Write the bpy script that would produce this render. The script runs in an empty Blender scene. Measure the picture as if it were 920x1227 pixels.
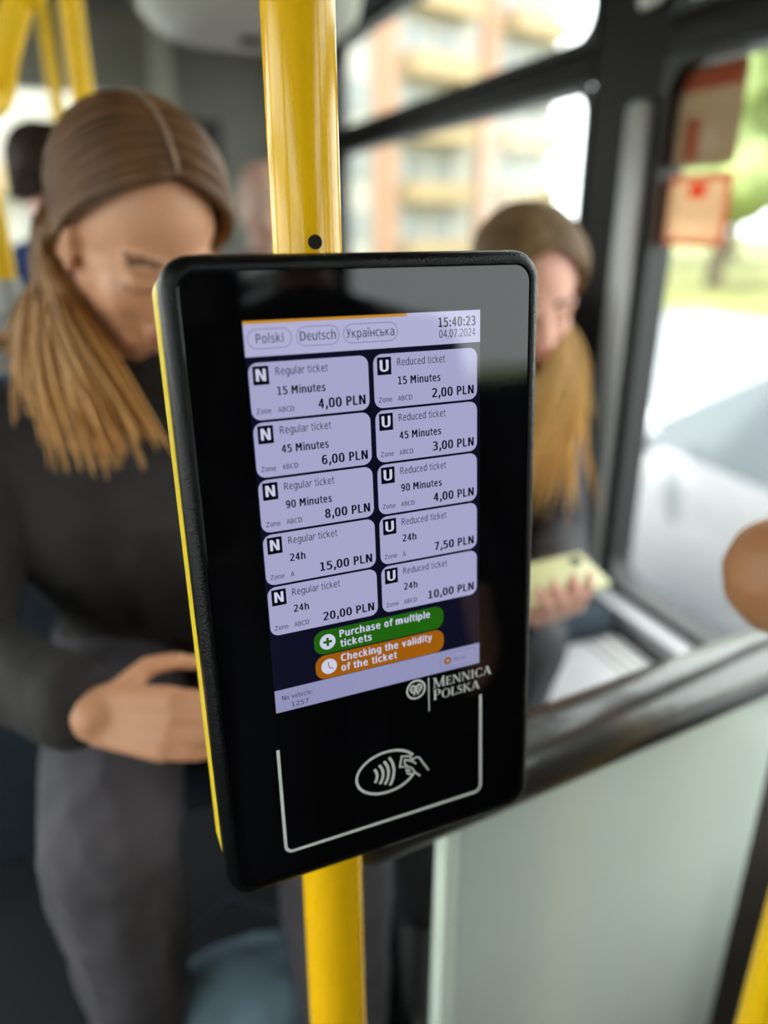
import bpy, bmesh, math, random
import numpy as np
from mathutils import Vector, Matrix, Euler, noise

random.seed(7)
SC = bpy.context.scene
COL = SC.collection
PI = math.pi

# ------------------------------------------------------------------ camera
CAM_P, CAM_Y, CAM_H, FPX = math.radians(21.3), math.radians(-21.0), 1.45, 885.0
cam_d = bpy.data.cameras.new('camera')
cam = bpy.data.objects.new('camera', cam_d)
COL.objects.link(cam)
cam.location = (0, 0, CAM_H)
cam.rotation_euler = (PI / 2 - CAM_P, 0, CAM_Y)
cam_d.sensor_fit = 'VERTICAL'
cam_d.sensor_height = 36.0
cam_d.lens = 36.0 * FPX / 1227.0
cam_d.clip_start = 0.01
cam_d.clip_end = 500
cam_d.dof.use_dof = True
cam_d.dof.focus_distance = 0.422
cam_d.dof.aperture_fstop = cam_d.lens / 12.5      # an aperture about 12.5 mm across
SC.camera = cam

# ------------------------------------------------------------------ light and exposure
world = bpy.data.worlds.new('sky')
SC.world = world
world.use_nodes = True
wn = world.node_tree
wn.nodes.clear()
w_out = wn.nodes.new('ShaderNodeOutputWorld')
w_bg = wn.nodes.new('ShaderNodeBackground')
w_bg.inputs[0].default_value = (0.93, 0.97, 1.0, 1)
w_bg.inputs[1].default_value = 5.5
wn.links.new(w_bg.outputs[0], w_out.inputs[0])
sun_d = bpy.data.lights.new('sun', 'SUN')
sun_d.energy = 6.0
sun_d.angle = math.radians(2)
sun_d.color = (1.0, 0.94, 0.84)
sun = bpy.data.objects.new('sun', sun_d)
COL.objects.link(sun)
sun.rotation_euler = Vector((-0.42, 0.35, 0.84)).to_track_quat('Z', 'Y').to_euler()
SC.view_settings.view_transform = 'Standard'
SC.view_settings.look = 'None'
SC.view_settings.gamma = 1.0
SC.view_settings.exposure = 0.35
SC.view_settings.use_curve_mapping = False
SC.cycles.use_denoising = True
SC.cycles.max_bounces = 8
SC.cycles.transparent_max_bounces = 16
SC.cycles.sample_clamp_indirect = 6.0

# ------------------------------------------------------------------ measuring helpers (photograph ray -> real distance)
_f = np.array([math.cos(CAM_P) * math.sin(-CAM_Y), math.cos(CAM_P) * math.cos(-CAM_Y), -math.sin(CAM_P)])
_r = np.array([math.cos(-CAM_Y), -math.sin(-CAM_Y), 0.0])
_u = np.cross(_r, _f)


def ray(x, y):
    return _f + _r * (x - 460) / FPX - _u * (y - 613.5) / FPX


def at(x, y, dist):
    return Vector((np.array([0, 0, CAM_H]) + ray(x, y) * dist).tolist())


# ------------------------------------------------------------------ materials
def mat(name, color, rough=0.5, metal=0.0, coat=0.0, noise_amt=0.0, noise_scale=20.0, bump=0.0, bump_scale=60.0,
        emis=None, emis_s=1.0, spec=0.5, sub=0.0, stretch=None, sheen=0.0):
    m = bpy.data.materials.new(name)
    m.use_nodes = True
    nt = m.node_tree
    b = nt.nodes['Principled BSDF']
    b.inputs['Base Color'].default_value = (*color, 1)
    b.inputs['Roughness'].default_value = rough
    b.inputs['Metallic'].default_value = metal
    b.inputs['Coat Weight'].default_value = coat
    b.inputs['Specular IOR Level'].default_value = spec
    if sheen:
        b.inputs['Sheen Weight'].default_value = sheen
    if sub:
        b.inputs['Subsurface Weight'].default_value = sub
        b.inputs['Subsurface Radius'].default_value = (0.012, 0.005, 0.003)
        b.inputs['Subsurface Scale'].default_value = 1.0
    if emis:
        b.inputs['Emission Color'].default_value = (*emis, 1)
        b.inputs['Emission Strength'].default_value = emis_s
    if noise_amt or bump:
        tc = nt.nodes.new('ShaderNodeTexCoord')
        mp = nt.nodes.new('ShaderNodeMapping')
        if stretch:
            mp.inputs['Scale'].default_value = stretch
        nt.links.new(tc.outputs['Object'], mp.inputs['Vector'])
    if noise_amt:
        n = nt.nodes.new('ShaderNodeTexNoise')
        n.inputs['Scale'].default_value = noise_scale
        n.inputs['Detail'].default_value = 4
        nt.links.new(mp.outputs[0], n.inputs['Vector'])
        cr = nt.nodes.new('ShaderNodeValToRGB')
        cr.color_ramp.elements[0].position = 0.3
        cr.color_ramp.elements[1].position = 0.7
        cr.color_ramp.elements[0].color = (*[c * (1 - noise_amt) for c in color], 1)
        cr.color_ramp.elements[1].color = (*[min(1, c * (1 + noise_amt)) for c in color], 1)
        nt.links.new(n.outputs['Fac'], cr.inputs[0])
        nt.links.new(cr.outputs[0], b.inputs['Base Color'])
    if bump:
        n2 = nt.nodes.new('ShaderNodeTexNoise')
        n2.inputs['Scale'].default_value = bump_scale
        n2.inputs['Detail'].default_value = 3
        nt.links.new(mp.outputs[0], n2.inputs['Vector'])
        bp = nt.nodes.new('ShaderNodeBump')
        bp.inputs['Strength'].default_value = bump
        bp.inputs['Distance'].default_value = 0.004
        nt.links.new(n2.outputs['Fac'], bp.inputs['Height'])
        nt.links.new(bp.outputs[0], b.inputs['Normal'])
    return m


def glass_mat(name, tint=(1, 1, 1), gloss=0.06, diffuse=None, dif_amt=0.0):
    m = bpy.data.materials.new(name)
    m.use_nodes = True
    nt = m.node_tree
    nt.nodes.clear()
    out = nt.nodes.new('ShaderNodeOutputMaterial')
    tr = nt.nodes.new('ShaderNodeBsdfTransparent')
    tr.inputs[0].default_value = (*tint, 1)
    gl = nt.nodes.new('ShaderNodeBsdfGlossy')
    gl.inputs['Roughness'].default_value = 0.02
    mx = nt.nodes.new('ShaderNodeMixShader')
    mx.inputs[0].default_value = gloss
    nt.links.new(tr.outputs[0], mx.inputs[1])
    nt.links.new(gl.outputs[0], mx.inputs[2])
    last = mx
    if diffuse:
        df = nt.nodes.new('ShaderNodeBsdfTranslucent')
        df.inputs[0].default_value = (*diffuse, 1)
        m2 = nt.nodes.new('ShaderNodeMixShader')
        m2.inputs[0].default_value = dif_amt
        nt.links.new(mx.outputs[0], m2.inputs[1])
        nt.links.new(df.outputs[0], m2.inputs[2])
        last = m2
    nt.links.new(last.outputs[0], out.inputs[0])
    return m


def srgb(r, g, b):
    return tuple(((c / 255) / 12.92 if c / 255 <= 0.04045 else ((c / 255 + 0.055) / 1.055) ** 2.4) for c in (r, g, b))


M = {}
M['yellow'] = mat('yellow_enamel', (0.86, 0.48, 0.004), 0.16, spec=0.4, noise_amt=0.05, noise_scale=30, stretch=(8, 8, 0.4))
M['yellow_old'] = mat('yellow_rail_paint', (0.92, 0.55, 0.005), 0.4, spec=0.3, noise_amt=0.06)
M['yellow_plastic'] = mat('yellow_plastic', (0.80, 0.58, 0.01), 0.4, noise_amt=0.04, bump=0.2)
M['black_plastic'] = mat('black_plastic', (0.0035, 0.0035, 0.004), 0.2, spec=0.28, bump=0.25, bump_scale=900)
M['black_rubber'] = mat('black_rubber', (0.008, 0.008, 0.008), 0.5)
M['hole'] = mat('dark_hole', (0.01, 0.008, 0.004), 0.6)
M['bus_dark'] = mat('dark_window_surround', (0.006, 0.0042, 0.0038), 0.5, spec=0.15, noise_amt=0.1)
M['bus_grey'] = mat('grey_wall_laminate', (0.25, 0.235, 0.19), 0.55, noise_amt=0.08, noise_scale=6)
M['bus_cream'] = mat('pale_moulded_plastic', (0.42, 0.40, 0.34), 0.45, noise_amt=0.05, noise_scale=5)
M['ceiling'] = mat('grey_ceiling_laminate', (0.17, 0.165, 0.15), 0.45, noise_amt=0.12, noise_scale=5)
M['lower_wall'] = mat('dark_lower_wall', (0.035, 0.028, 0.022), 0.6, noise_amt=0.15)
M['floor'] = mat('speckled_vinyl_floor', (0.014, 0.015, 0.018), 0.85, spec=0.2, noise_amt=0.4, noise_scale=220)
M['alu'] = mat('brushed_aluminium', (0.36, 0.35, 0.33), 0.4, metal=0.4, noise_amt=0.06, stretch=(40, 40, 1))
M['ledge'] = mat('light_grey_ledge', (0.50, 0.49, 0.50), 0.35, noise_amt=0.04)
M['pad'] = mat('black_padded_vinyl', (0.022, 0.019, 0.018), 0.34, spec=1.0, coat=0.4, bump=0.15, bump_scale=60)
M['glass'] = glass_mat('window_glass', (0.92, 0.94, 0.92), 0.05)
M['frost'] = mat('frosted_pale_green_panel', (0.62, 0.70, 0.63), 0.25, noise_amt=0.04, noise_scale=4, coat=0.2)
M['frost_edge'] = mat('polished_panel_edge', (0.72, 0.82, 0.72), 0.2, coat=0.3)
M['seat'] = mat('patterned_seat_fabric', (0.012, 0.022, 0.034), 0.9, noise_amt=0.5, noise_scale=60)
M['seat_shell'] = mat('dark_seat_shell', (0.03, 0.03, 0.033), 0.45)
M['seat_pale'] = mat('pale_grey_seat_shell', (0.45, 0.46, 0.43), 0.5, noise_amt=0.05)

# ------------------------------------------------------------------ object helpers


def link(o, parent=None):
    COL.objects.link(o)
    if parent:
        o.parent = parent
    return o


def tag(o, label=None, cat=None, group=None, kind=None):
    if label:
        o['label'] = label
    if cat:
        o['category'] = cat
    if group:
        o['group'] = group
    if kind:
        o['kind'] = kind
    return o


def empty(name, loc=(0, 0, 0), rot=(0, 0, 0)):
    o = bpy.data.objects.new(name, None)
    o.empty_display_size = 0.05
    o.location = loc
    o.rotation_euler = rot
    return link(o)


def mesh_obj(name, verts, faces, mats, parent=None, mi=None, smooth=False):
    me = bpy.data.meshes.new(name)
    me.from_pydata([tuple(v) for v in verts], [], faces)
    for m in (mats if isinstance(mats, (list, tuple)) else [mats]):
        me.materials.append(m)
    if mi is not None:
        me.polygons.foreach_set('material_index', mi)
    if smooth:
        me.polygons.foreach_set('use_smooth', [True] * len(me.polygons))
    me.update()
    return link(bpy.data.objects.new(name, me), parent)


class MB:
    """collects shapes for one mesh"""

    def __init__(self):
        self.v, self.f, self.mi = [], [], []

    def add(self, vs, fs, m=0):
        o = len(self.v)
        self.v += [tuple(x) for x in vs]
        self.f += [tuple(i + o for i in f) for f in fs]
        self.mi += [m] * len(fs)
        return self

    def box(self, a, b, m=0, bev=0.0, rot=None, piv=None):
        bm = bmesh.new()
        bmesh.ops.create_cube(bm, size=1)
        for v in bm.verts:
            v.co = Vector([(a[i] + b[i]) / 2 + v.co[i] * (b[i] - a[i]) for i in range(3)])
        if bev:
            bmesh.ops.bevel(bm, geom=bm.edges[:], offset=bev, segments=2, affect='EDGES', profile=0.5)
        if rot is not None:
            p = Vector(piv or (0, 0, 0))
            for v in bm.verts:
                v.co = rot @ (v.co - p) + p
        bm.verts.index_update()
        self.add([v.co[:] for v in bm.verts], [[v.index for v in f.verts] for f in bm.faces], m)
        bm.free()
        return self

    def tube(self, pts, rads, n=16, m=0, caps=True, flat=1.0):
        pts = [Vector(p) for p in pts]
        if not isinstance(rads, (list, tuple)):
            rads = [rads] * len(pts)
        ref = None
        vs, fs = [], []
        for i, p in enumerate(pts):
            d = (pts[min(i + 1, len(pts) - 1)] - pts[max(i - 1, 0)]).normalized()
            if ref is None:
                ref = d.orthogonal().normalized()
            ref = (ref - d * ref.dot(d)).normalized()
            q = d.cross(ref)
            for k in range(n):
                a = 2 * PI * k / n
                vs.append(p + (ref * math.cos(a) + q * math.sin(a) * flat) * rads[i])
        for i in range(len(pts) - 1):
            for k in range(n):
                k2 = (k + 1) % n
                fs.append((i * n + k, i * n + k2, (i + 1) * n + k2, (i + 1) * n + k))
        if caps:
            fs.append(tuple(range(n - 1, -1, -1)))
            fs.append(tuple((len(pts) - 1) * n + k for k in range(n)))
        return self.add(vs, fs, m)

    def ell(self, c, r, m=0, rot=None, sub=3):
        bm = bmesh.new()
        bmesh.ops.create_icosphere(bm, subdivisions=sub, radius=1)
        c = Vector(c)
        for v in bm.verts:
            w = Vector((v.co[0] * r[0], v.co[1] * r[1], v.co[2] * r[2]))
            if rot is not None:
                w = rot @ w
            v.co = w + c
        bm.verts.index_update()
        self.add([v.co[:] for v in bm.verts], [[v.index for v in f.verts] for f in bm.faces], m)
        bm.free()
        return self

    def cap(self, p1, r1, p2, r2, m=0):
        bm = bmesh.new()
        for p, r in ((p1, r1), (p2, r2)):
            bmesh.ops.create_icosphere(bm, subdivisions=2, radius=r, matrix=Matrix.Translation(Vector(p)))
        res = bmesh.ops.convex_hull(bm, input=bm.verts[:])
        dead = list({g for g in res['geom_interior'] if isinstance(g, bmesh.types.BMVert)})
        bmesh.ops.delete(bm, geom=dead, context='VERTS')
        bm.faces.ensure_lookup_table()
        bm.verts.index_update()
        self.add([v.co[:] for v in bm.verts], [[v.index for v in f.verts] for f in bm.faces], m)
        bm.free()
        return self

    def build(self, name, mats, parent=None, smooth=True):
        o = mesh_obj(name, self.v, self.f, mats, parent, self.mi, False)
        if smooth:
            me = o.data
            me.polygons.foreach_set('use_smooth', [True] * len(me.polygons))
            me.set_sharp_from_angle(angle=math.radians(40))
        return o


def box_obj(name, a, b, m, parent=None, bev=0.0):
    return MB().box(a, b, 0, bev).build(name, m, parent, smooth=bev > 0)


def struct(o):
    o['kind'] = 'structure'
    return o


def rrect(x0, y0, x1, y1, r, n=6):
    pts = []
    for cx, cy, a0 in ((x1 - r, y1 - r, 0), (x0 + r, y1 - r, 90), (x0 + r, y0 + r, 180), (x1 - r, y0 + r, 270)):
        for k in range(n + 1):
            a = math.radians(a0 + 90 * k / n)
            pts.append((cx + r * math.cos(a), cy + r * math.sin(a)))
    return pts


# ================================================================== THE BUS
X_R, X_L, Y_F, Y_B, Z_C = 1.0, -1.45, 3.6, -3.6, 2.26
Z_S, Z_R0, Z_R1, Z_T = 0.70, 1.72, 1.782, 2.09       # sill, rail, rail top, window head

struct(box_obj('floor', (X_L, Y_B, -0.08), (X_R, Y_F, 0.0), M['floor']))
podium = struct(box_obj('floor_podium', (-0.42, 0.60, 0.0), (X_R, Y_F, 0.30), M['floor'], bev=0.01))
mb = MB()
mb.box((X_L, Y_B, Z_C), (X_R, Y_F, Z_C + 0.06))
ceil = struct(mb.build('ceiling', M['ceiling'], smooth=False))
k = 0
yy = Y_B + 0.05
while yy < Y_F - 0.1:                                     # ribbed ceiling panels
    for xa, xb in ((-1.40, -0.62), (-0.58, 0.22), (0.26, 0.72)):
        box_obj('panel', (xa, yy, Z_C - 0.018), (xb, yy + 0.27, Z_C - 0.001), M['ceiling'], ceil, bev=0.006)
    yy += 0.30


def window_wall(name, x0, x1, spans, inner):
    """a side wall with window openings; spans are (y0, y1) of each window"""
    mb = MB()
    mb.box((x0, Y_B, 0), (x1, Y_F, Z_S))
    mb.box((x0, Y_B, Z_T), (x1, Y_F, Z_C))
    ys = [Y_B] + [v for s in spans for v in s] + [Y_F]
    for i in range(0, len(ys), 2):
        mb.box((x0, ys[i], Z_S), (x1, ys[i + 1], Z_T))
    return struct(mb.build(name, M['bus_dark'], smooth=False))


SP_R = [(-3.2, -1.95), (-1.80, -0.42), (-0.30, 1.215), (1.43, 3.15)]
SP_L = [(-3.2, -1.9), (-1.7, -0.2), (0.0, 1.5), (1.7, 3.3)]
window_wall('wall_right', X_R, X_R + 0.06, SP_R, -1)
window_wall('wall_left', X_L - 0.06, X_L, SP_L, 1)


def window(n, xa, xb, y0, y1, xg):
    """rounded dark gasket frame, middle rail and two panes"""
    root = struct(empty('window_%d' % n, ((xa + xb) / 2, (y0 + y1) / 2, Z_S)))
    inv = Matrix.Translation(-Vector(root.location))

    def loc(o):
        o.data.transform(inv)
        o.parent = root
        return o
    for za, zb in ((Z_S, Z_R0), (Z_R1, Z_T)):
        outer = rrect(y0, za, y1, zb, 0.001, 6)
        inn = rrect(y0 + 0.014, za + 0.014, y1 - 0.014, zb - 0.014, 0.05, 6)
        vs, fs = [], []
        for x in (xa, xb):
            vs += [(x, p[0], p[1]) for p in outer] + [(x, p[0], p[1]) for p in inn]
        N = len(outer)
        for k in range(N):
            j = (k + 1) % N
            fs += [(k, j, N + j, N + k), (2 * N + j, 2 * N + k, 3 * N + k, 3 * N + j), (N + k, N + j, 3 * N + j, 3 * N + k)]
        loc(mesh_obj('frame', vs, fs, M['black_rubber']))
        loc(box_obj('pane', (xg - 0.003, y0 + 0.005, za + 0.005), (xg + 0.003, y1 - 0.005, zb - 0.005), M['glass']))
    loc(box_obj('rail', (xa, y0, Z_R0), (xb, y1, Z_R1), M['bus_dark'], bev=0.008))
    return root


wn_ = 1
for a, b in SP_R:
    window(wn_, X_R - 0.006, X_R + 0.05, a, b, X_R + 0.03)
    wn_ += 1
for a, b in SP_L:
    window(wn_, X_L - 0.05, X_L + 0.006, a, b, X_L - 0.03)
    wn_ += 1

# front bulkhead with windscreen, rear wall
mb = MB()
mb.box((X_L, Y_F, 0), (X_R, Y_F + 0.06, 0.85))
mb.box((X_L, Y_F, 1.95), (X_R, Y_F + 0.06, Z_C))
mb.box((0.22, Y_F, 0.85), (X_R, Y_F + 0.06, 1.95))
mb.box((X_L, Y_F, 0.85), (X_L + 0.08, Y_F + 0.06, 1.95))
struct(mb.build('wall_front', M['bus_grey'], smooth=False))
w9 = struct(MB().box((X_L + 0.08, Y_F + 0.02, 0.85), (0.22, Y_F + 0.028, 1.95)).build('window_9', M['glass'], smooth=False))
mb = MB().box((X_L, Y_B - 0.06, 0), (X_R, Y_B, Z_C))
struct(mb.build('wall_rear', M['bus_grey'], smooth=False))
# grey cove above the windows on both sides
for nm, xa, xb, s in (('trim_1', 0.74, X_R, 1), ('trim_2', X_L, -1.2, -1)):
    pr = [(xb if s > 0 else xa, Z_T + 0.01), (xb if s > 0 else xa, Z_C)] + \
         [((xa if s > 0 else xb), Z_C), ((xa + 0.03 if s > 0 else xb - 0.03), Z_C - 0.05), ((xb - 0.09 if s > 0 else xa + 0.09), Z_T + 0.03)]
    N = len(pr)
    vs = [(p[0], Y_B + 0.01, p[1]) for p in pr] + [(p[0], Y_F - 0.01, p[1]) for p in pr]
    fs = [(k, (k + 1) % N, N + (k + 1) % N, N + k) for k in range(N)] + [tuple(range(N)), tuple(range(2 * N - 1, N - 1, -1))]
    struct(mesh_obj(nm, vs, fs, M['bus_dark']))
# pale rounded housing under the ceiling ahead
c = at(300, 14, 1.85)
hs = MB()
prof = [(0.0, -0.10), (0.16, -0.10), (0.235, -0.085), (0.27, -0.05), (0.28, 0.0), (0.28, 0.30)]
vs, fs = [], []
for i, (r_, z_) in enumerate(prof):
    for k in range(40):
        a = 2 * PI * k / 40
        vs.append((c.x + r_ * math.cos(a), c.y + r_ * math.sin(a), min(Z_C - 0.001, c.z + 0.04 + z_)))
for i in range(len(prof) - 1):
    for k in range(40):
        fs.append((i * 40 + k, i * 40 + (k + 1) % 40, (i + 1) * 40 + (k + 1) % 40, (i + 1) * 40 + k))
hs.add(vs, fs)
hs.box((c.x - 0.03, c.y - 0.03, c.z - 0.07), (c.x + 0.03, c.y + 0.03, c.z - 0.058), 1, 0.002)
tag(hs.build('ceiling_housing', [M['bus_cream'], M['black_plastic']]), 'pale rounded plastic housing hanging under the grey ceiling', 'housing')
# grey-olive driver cabin partition between the windows and the windscreen
struct(box_obj('wall_cabin', (0.34, Y_F - 0.35, 0.30), (0.40, Y_F, Z_C - 0.02), M['bus_grey'], bev=0.005))
struct(box_obj('trim_3', (0.40, Y_F - 0.05, 1.36), (0.62, Y_F - 0.01, 1.86), M['lower_wall'], bev=0.01))

# aluminium strip beside window 3 (runs down to the sill) and its short twin above the rail
st = MB()
st.box((X_R - 0.03, 1.228, 0.70), (X_R - 0.001, 1.285, 1.66), 0, 0.012)
struct(st.build('trim_4', M['alu']))
struct(MB().box((X_R - 0.03, 1.228, 1.80), (X_R - 0.001, 1.285, 2.09), 0, 0.012).build('trim_5', M['alu']))
# ledge under the windows and the grooved pale box top in front of it
struct(box_obj('trim_6', (0.945, -1.5, 0.655), (X_R - 0.001, 3.2, 0.697), M['ledge'], bev=0.008))
hb = empty('heater_box', (0.73, 0.85, 0.30))
mb = MB()
mb.box((-0.17, -0.27, 0.0), (0.19, 0.22, 0.37), 0, 0.02)
mb.build('body', M['ledge'], hb)
for k in range(3):
    box_obj('groove_strip', (0.105 + k * 0.028, -0.20, 0.368), (0.112 + k * 0.028, 0.205, 0.372), M['bus_grey'], hb, 0.001)
tag(hb, 'light grey box with dark grooved top beside the window ledge', 'box')

# ================================================================== STICKERS on window 3
M['st_a'] = glass_mat('brown_sticker_film', (0.30, 0.24, 0.18), 0.02, (0.34, 0.28, 0.21), 0.5)
M['st_red'] = glass_mat('red_sticker_print', (0.85, 0.50, 0.46), 0.02, (0.8, 0.45, 0.4), 0.3)
M['st_b'] = glass_mat('peach_sticker_film', (0.62, 0.46, 0.33), 0.02, (0.62, 0.48, 0.36), 0.5)
M['st_red2'] = glass_mat('bright_red_print', (0.9, 0.30, 0.26), 0.02, (0.9, 0.28, 0.22), 0.4)


def ray_wall(x, y, X):
    d = ray(x, y)
    s = X / d[0]
    return d[1] * s, CAM_H + d[2] * s


def film(name, y0, y1, z0, z1, r, m, parent, x, t=0.0005):
    pts = rrect(y0, z0, y1, z1, r, 5)
    N = len(pts)
    vs = [(x, *p) for p in pts] + [(x + t, *p) for p in pts]
    fs = [tuple(range(N)), tuple(range(2 * N - 1, N - 1, -1))] + [(k, (k + 1) % N, N + (k + 1) % N, N + k) for k in range(N)]
    return mesh_obj(name, vs, fs, m, parent)


xg = X_R + 0.0262
ya, za = ray_wall(806, 88, xg)
yb, zb = ray_wall(880, 196, xg)
s1 = film('window_sticker', yb, ya, zb, za, 0.014, M['st_a'], None, xg)
tag(s1, 'larger brown-grey sticker with red header on the window pane', 'sticker')
hgt = za - zb
wd = ya - yb
film('header', yb + 0.006, ya - 0.006, za - 0.24 * hgt, za - 0.03 * hgt, 0.006, M['st_red'], s1, xg - 0.0006)
film('figure', yb + 0.50 * wd, yb + 0.70 * wd, zb + 0.06 * hgt, zb + 0.50 * hgt, 0.006, M['st_red'], s1, xg - 0.0006)
ya2, za2 = ray_wall(800, 212, xg)
yb2, zb2 = ray_wall(866, 296, xg)
s2 = film('window_sticker', yb2, ya2, zb2, za2, 0.012, M['st_b'], None, xg)
tag(s2, 'smaller peach sticker with red outline, under the brown sticker', 'sticker')
h2, w2 = za2 - zb2, ya2 - yb2
for a in ((0, 1, 0, 0.09), (0, 1, 0.91, 1.0), (0, 0.08, 0.09, 0.91), (0.92, 1, 0.09, 0.91)):
    film('outline', yb2 + a[0] * w2, yb2 + a[1] * w2, zb2 + a[2] * h2, zb2 + a[3] * h2, 0.002, M['st_red'], s2, xg - 0.0006)
film('emblem', yb2 + 0.36 * w2, yb2 + 0.62 * w2, zb2 + 0.68 * h2, zb2 + 0.88 * h2, 0.003, M['st_red2'], s2, xg - 0.0007)

# ================================================================== STANCHION carrying the machine
pA = at(356, 0, 0.40)
pD = Vector(ray(501, 3600).tolist()).normalized()


def on_pole(z):
    return pA + pD * ((z - pA.z) / pD.z)


base = on_pole(0.0)
pole = empty('stanchion_pole', base)
R_P = 0.0205
top = on_pole(Z_C - 0.001)
mb = MB()
mb.tube([Vector((0, 0, 0)), on_pole(1.06) - base, on_pole(1.0601) - base, top - base], [0.0235, 0.0228, R_P, R_P], 40)
mb.build('tube', M['yellow'], pole)
fl = MB()
fl.tube([Vector((0, 0, 0.0)), Vector((0, 0, 0.012)), Vector((0, 0, 0.02))], [0.05, 0.05, 0.03], 32)
fl.build('floor_flange', M['yellow_old'], pole)
fl = MB()
fl.tube([top - base, top - base - Vector((0, 0, 0.012)), top - base - Vector((0, 0, 0.02))], [0.05, 0.05, 0.03], 32)
fl.build('ceiling_flange', M['yellow_old'], pole)
tag(pole, 'glossy yellow stanchion pole carrying the ticket machine', 'pole')
# hole drilled in the front of the pole just above the machine
hc = at(378, 295, 0.40)
ax = on_pole(hc.z)
dirc = (Vector((0, 0, CAM_H)) - ax)
dirc = (dirc - pD * dirc.dot(pD)).normalized()
side = dirc.cross(pD).normalized()
# angular place of the hole on the tube
off = (hc - ax).dot(side)
off = max(-0.012, min(0.012, off))
nrm = (dirc * math.sqrt(R_P ** 2 - off ** 2) + side * off).normalized()
hp = ax + nrm * (R_P + 0.0002) - base
hm = MB()
hm.tube([hp - nrm * 0.003, hp + nrm * 0.0003, hp + nrm * 0.0003, hp - nrm * 0.002], [0.0040, 0.0040, 0.0032, 0.0028], 24, caps=False)
hm.tube([hp - nrm * 0.0012, hp - nrm * 0.0010], [0.0033, 0.0033], 24, 0)
hm.tube([hp - nrm * 0.0008, hp + nrm * 0.0001], [0.0034, 0.0034], 24, 0)
hm.build('drilled_hole', M['hole'], pole)

# ================================================================== TICKET MACHINE
U = Vector(ray(2669, 268.1).tolist()).normalized()
Vd = Vector(ray(567.4, 3565.5).tolist()).normalized()
Vd = (Vd - U * U.dot(Vd)).normalized()
Nn = (-U).cross(Vd).normalized()          # towards the viewer
if Nn.y > 0:
    Nn = -Nn
TLs = at(290, 385, 0.368115)
org = TLs + U * 0.0705 + Vd * 0.344
RM = Matrix((U, -Vd, Nn)).transposed().to_4x4()
machine = empty('ticket_machine')
machine.matrix_world = Matrix.Translation(org) @ RM
tag(machine, 'black ticket machine with lit touch screen mounted on the yellow pole', 'ticket machine')


def L(u, v, d=0.0):
    """millimetres on the machine's face (u right, v down from the screen's corner, d back) -> local metres"""
    return ((u - 70.5) / 1000, (344 - v) / 1000, -d / 1000)


def ring_loft(mb, rings, n=8, close_front=True, close_back=True, m=0):
    """rings: (x0, y0, x1, y1, radius, d)"""
    vs, fs = [], []
    N = 4 * (n + 1)
    for (a, b, c_, d_, r, dep) in rings:
        vs += [L(p[0], p[1], dep) for p in rrect(a, b, c_, d_, r, n)]
    for i in range(len(rings) - 1):
        for k in range(N):
            j = (k + 1) % N
            fs.append((i * N + k, i * N + j, (i + 1) * N + j, (i + 1) * N + k))
    if close_front:
        fs.append(tuple(range(N)))
    if close_back:
        fs.append(tuple((len(rings) - 1) * N + k for k in range(N - 1, -1, -1)))
    return mb.add(vs, fs, m)


O = (-38.0, -32.0, 177.0, 344.5)     # outline of the housing


def inset(o, k):
    return (o[0] + k, o[1] + k, o[2] - k, o[3] - k)


mb = MB()
GL = (-30.5, -24.5, 169.5, 337.0)    # glass
ring_loft(mb, [(*inset(GL, 1.0), 9.0, 1.6), (*GL, 10.0, 1.6), (*inset(GL, -0.15), 10.0, -0.3), (*inset(GL, -1.2), 11.0, -0.6), (*inset(O, 4.2), 13, -0.1),
               (*inset(O, 1.6), 15, 1.6), (*inset(O, 0.4), 16, 4.2), (*O, 16.5, 7.0), (*O, 16.5, 13), (*inset(O, 0.8), 16, 18)], 10)
mb.build('housing', M['black_plastic'], machine)
mb = MB()
BK = (-37.2, -24.0, 176.0, 332.0)
ring_loft(mb, [(*inset(BK, 1), 9, 18.0), (*BK, 10, 19), (*BK, 10, 40), (*inset(BK, 5), 8, 44.2)], 6)
mb.build('back_shell', M['yellow_plastic'], machine)
for v_ in (60, 250):                      # pole clamps behind the shell
    pc = machine.matrix_world.inverted() @ on_pole((machine.matrix_world @ Vector(L(60, v_, 60))).z)
    MB().box((pc.x - 0.03, pc.y - 0.02, pc.z - 0.028), (pc.x + 0.03, pc.y + 0.02, pc.z + 0.025), 0, 0.005).build('clamp', M['yellow_plastic'], machine)

M['mglass'] = mat('machine_black_glass', (0.0018, 0.0018, 0.0026), 0.03, spec=0.34)
mg = M['mglass'].node_tree
nz = mg.nodes.new('ShaderNodeTexNoise')
nz.inputs['Scale'].default_value = 14
nz.inputs['Detail'].default_value = 8
nz.inputs['Roughness'].default_value = 0.7
tcn = mg.nodes.new('ShaderNodeTexCoord')
mg.links.new(tcn.outputs['Object'], nz.inputs['Vector'])
mr = mg.nodes.new('ShaderNodeMapRange')
mr.inputs[1].default_value = 0.45
mr.inputs[2].default_value = 0.8
mr.inputs[3].default_value = 0.02
mr.inputs[4].default_value = 0.16
mg.links.new(nz.outputs['Fac'], mr.inputs[0])
mg.links.new(mr.outputs[0], mg.nodes['Principled BSDF'].inputs['Roughness'])
mb = MB()
ring_loft(mb, [(*inset(GL, 0.9), 9.5, 0.0), (*inset(GL, 0.3), 10, 0.35), (*inset(GL, 0.3), 10, 2.0)], 10)
mb.build('front_glass', M['mglass'], machine, smooth=False)


def emi(name, rgb, k=0.74):
    c_ = srgb(*rgb)
    return mat(name, tuple(x * 0.02 for x in c_), 0.04, emis=c_, emis_s=k, spec=0.5)


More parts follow.
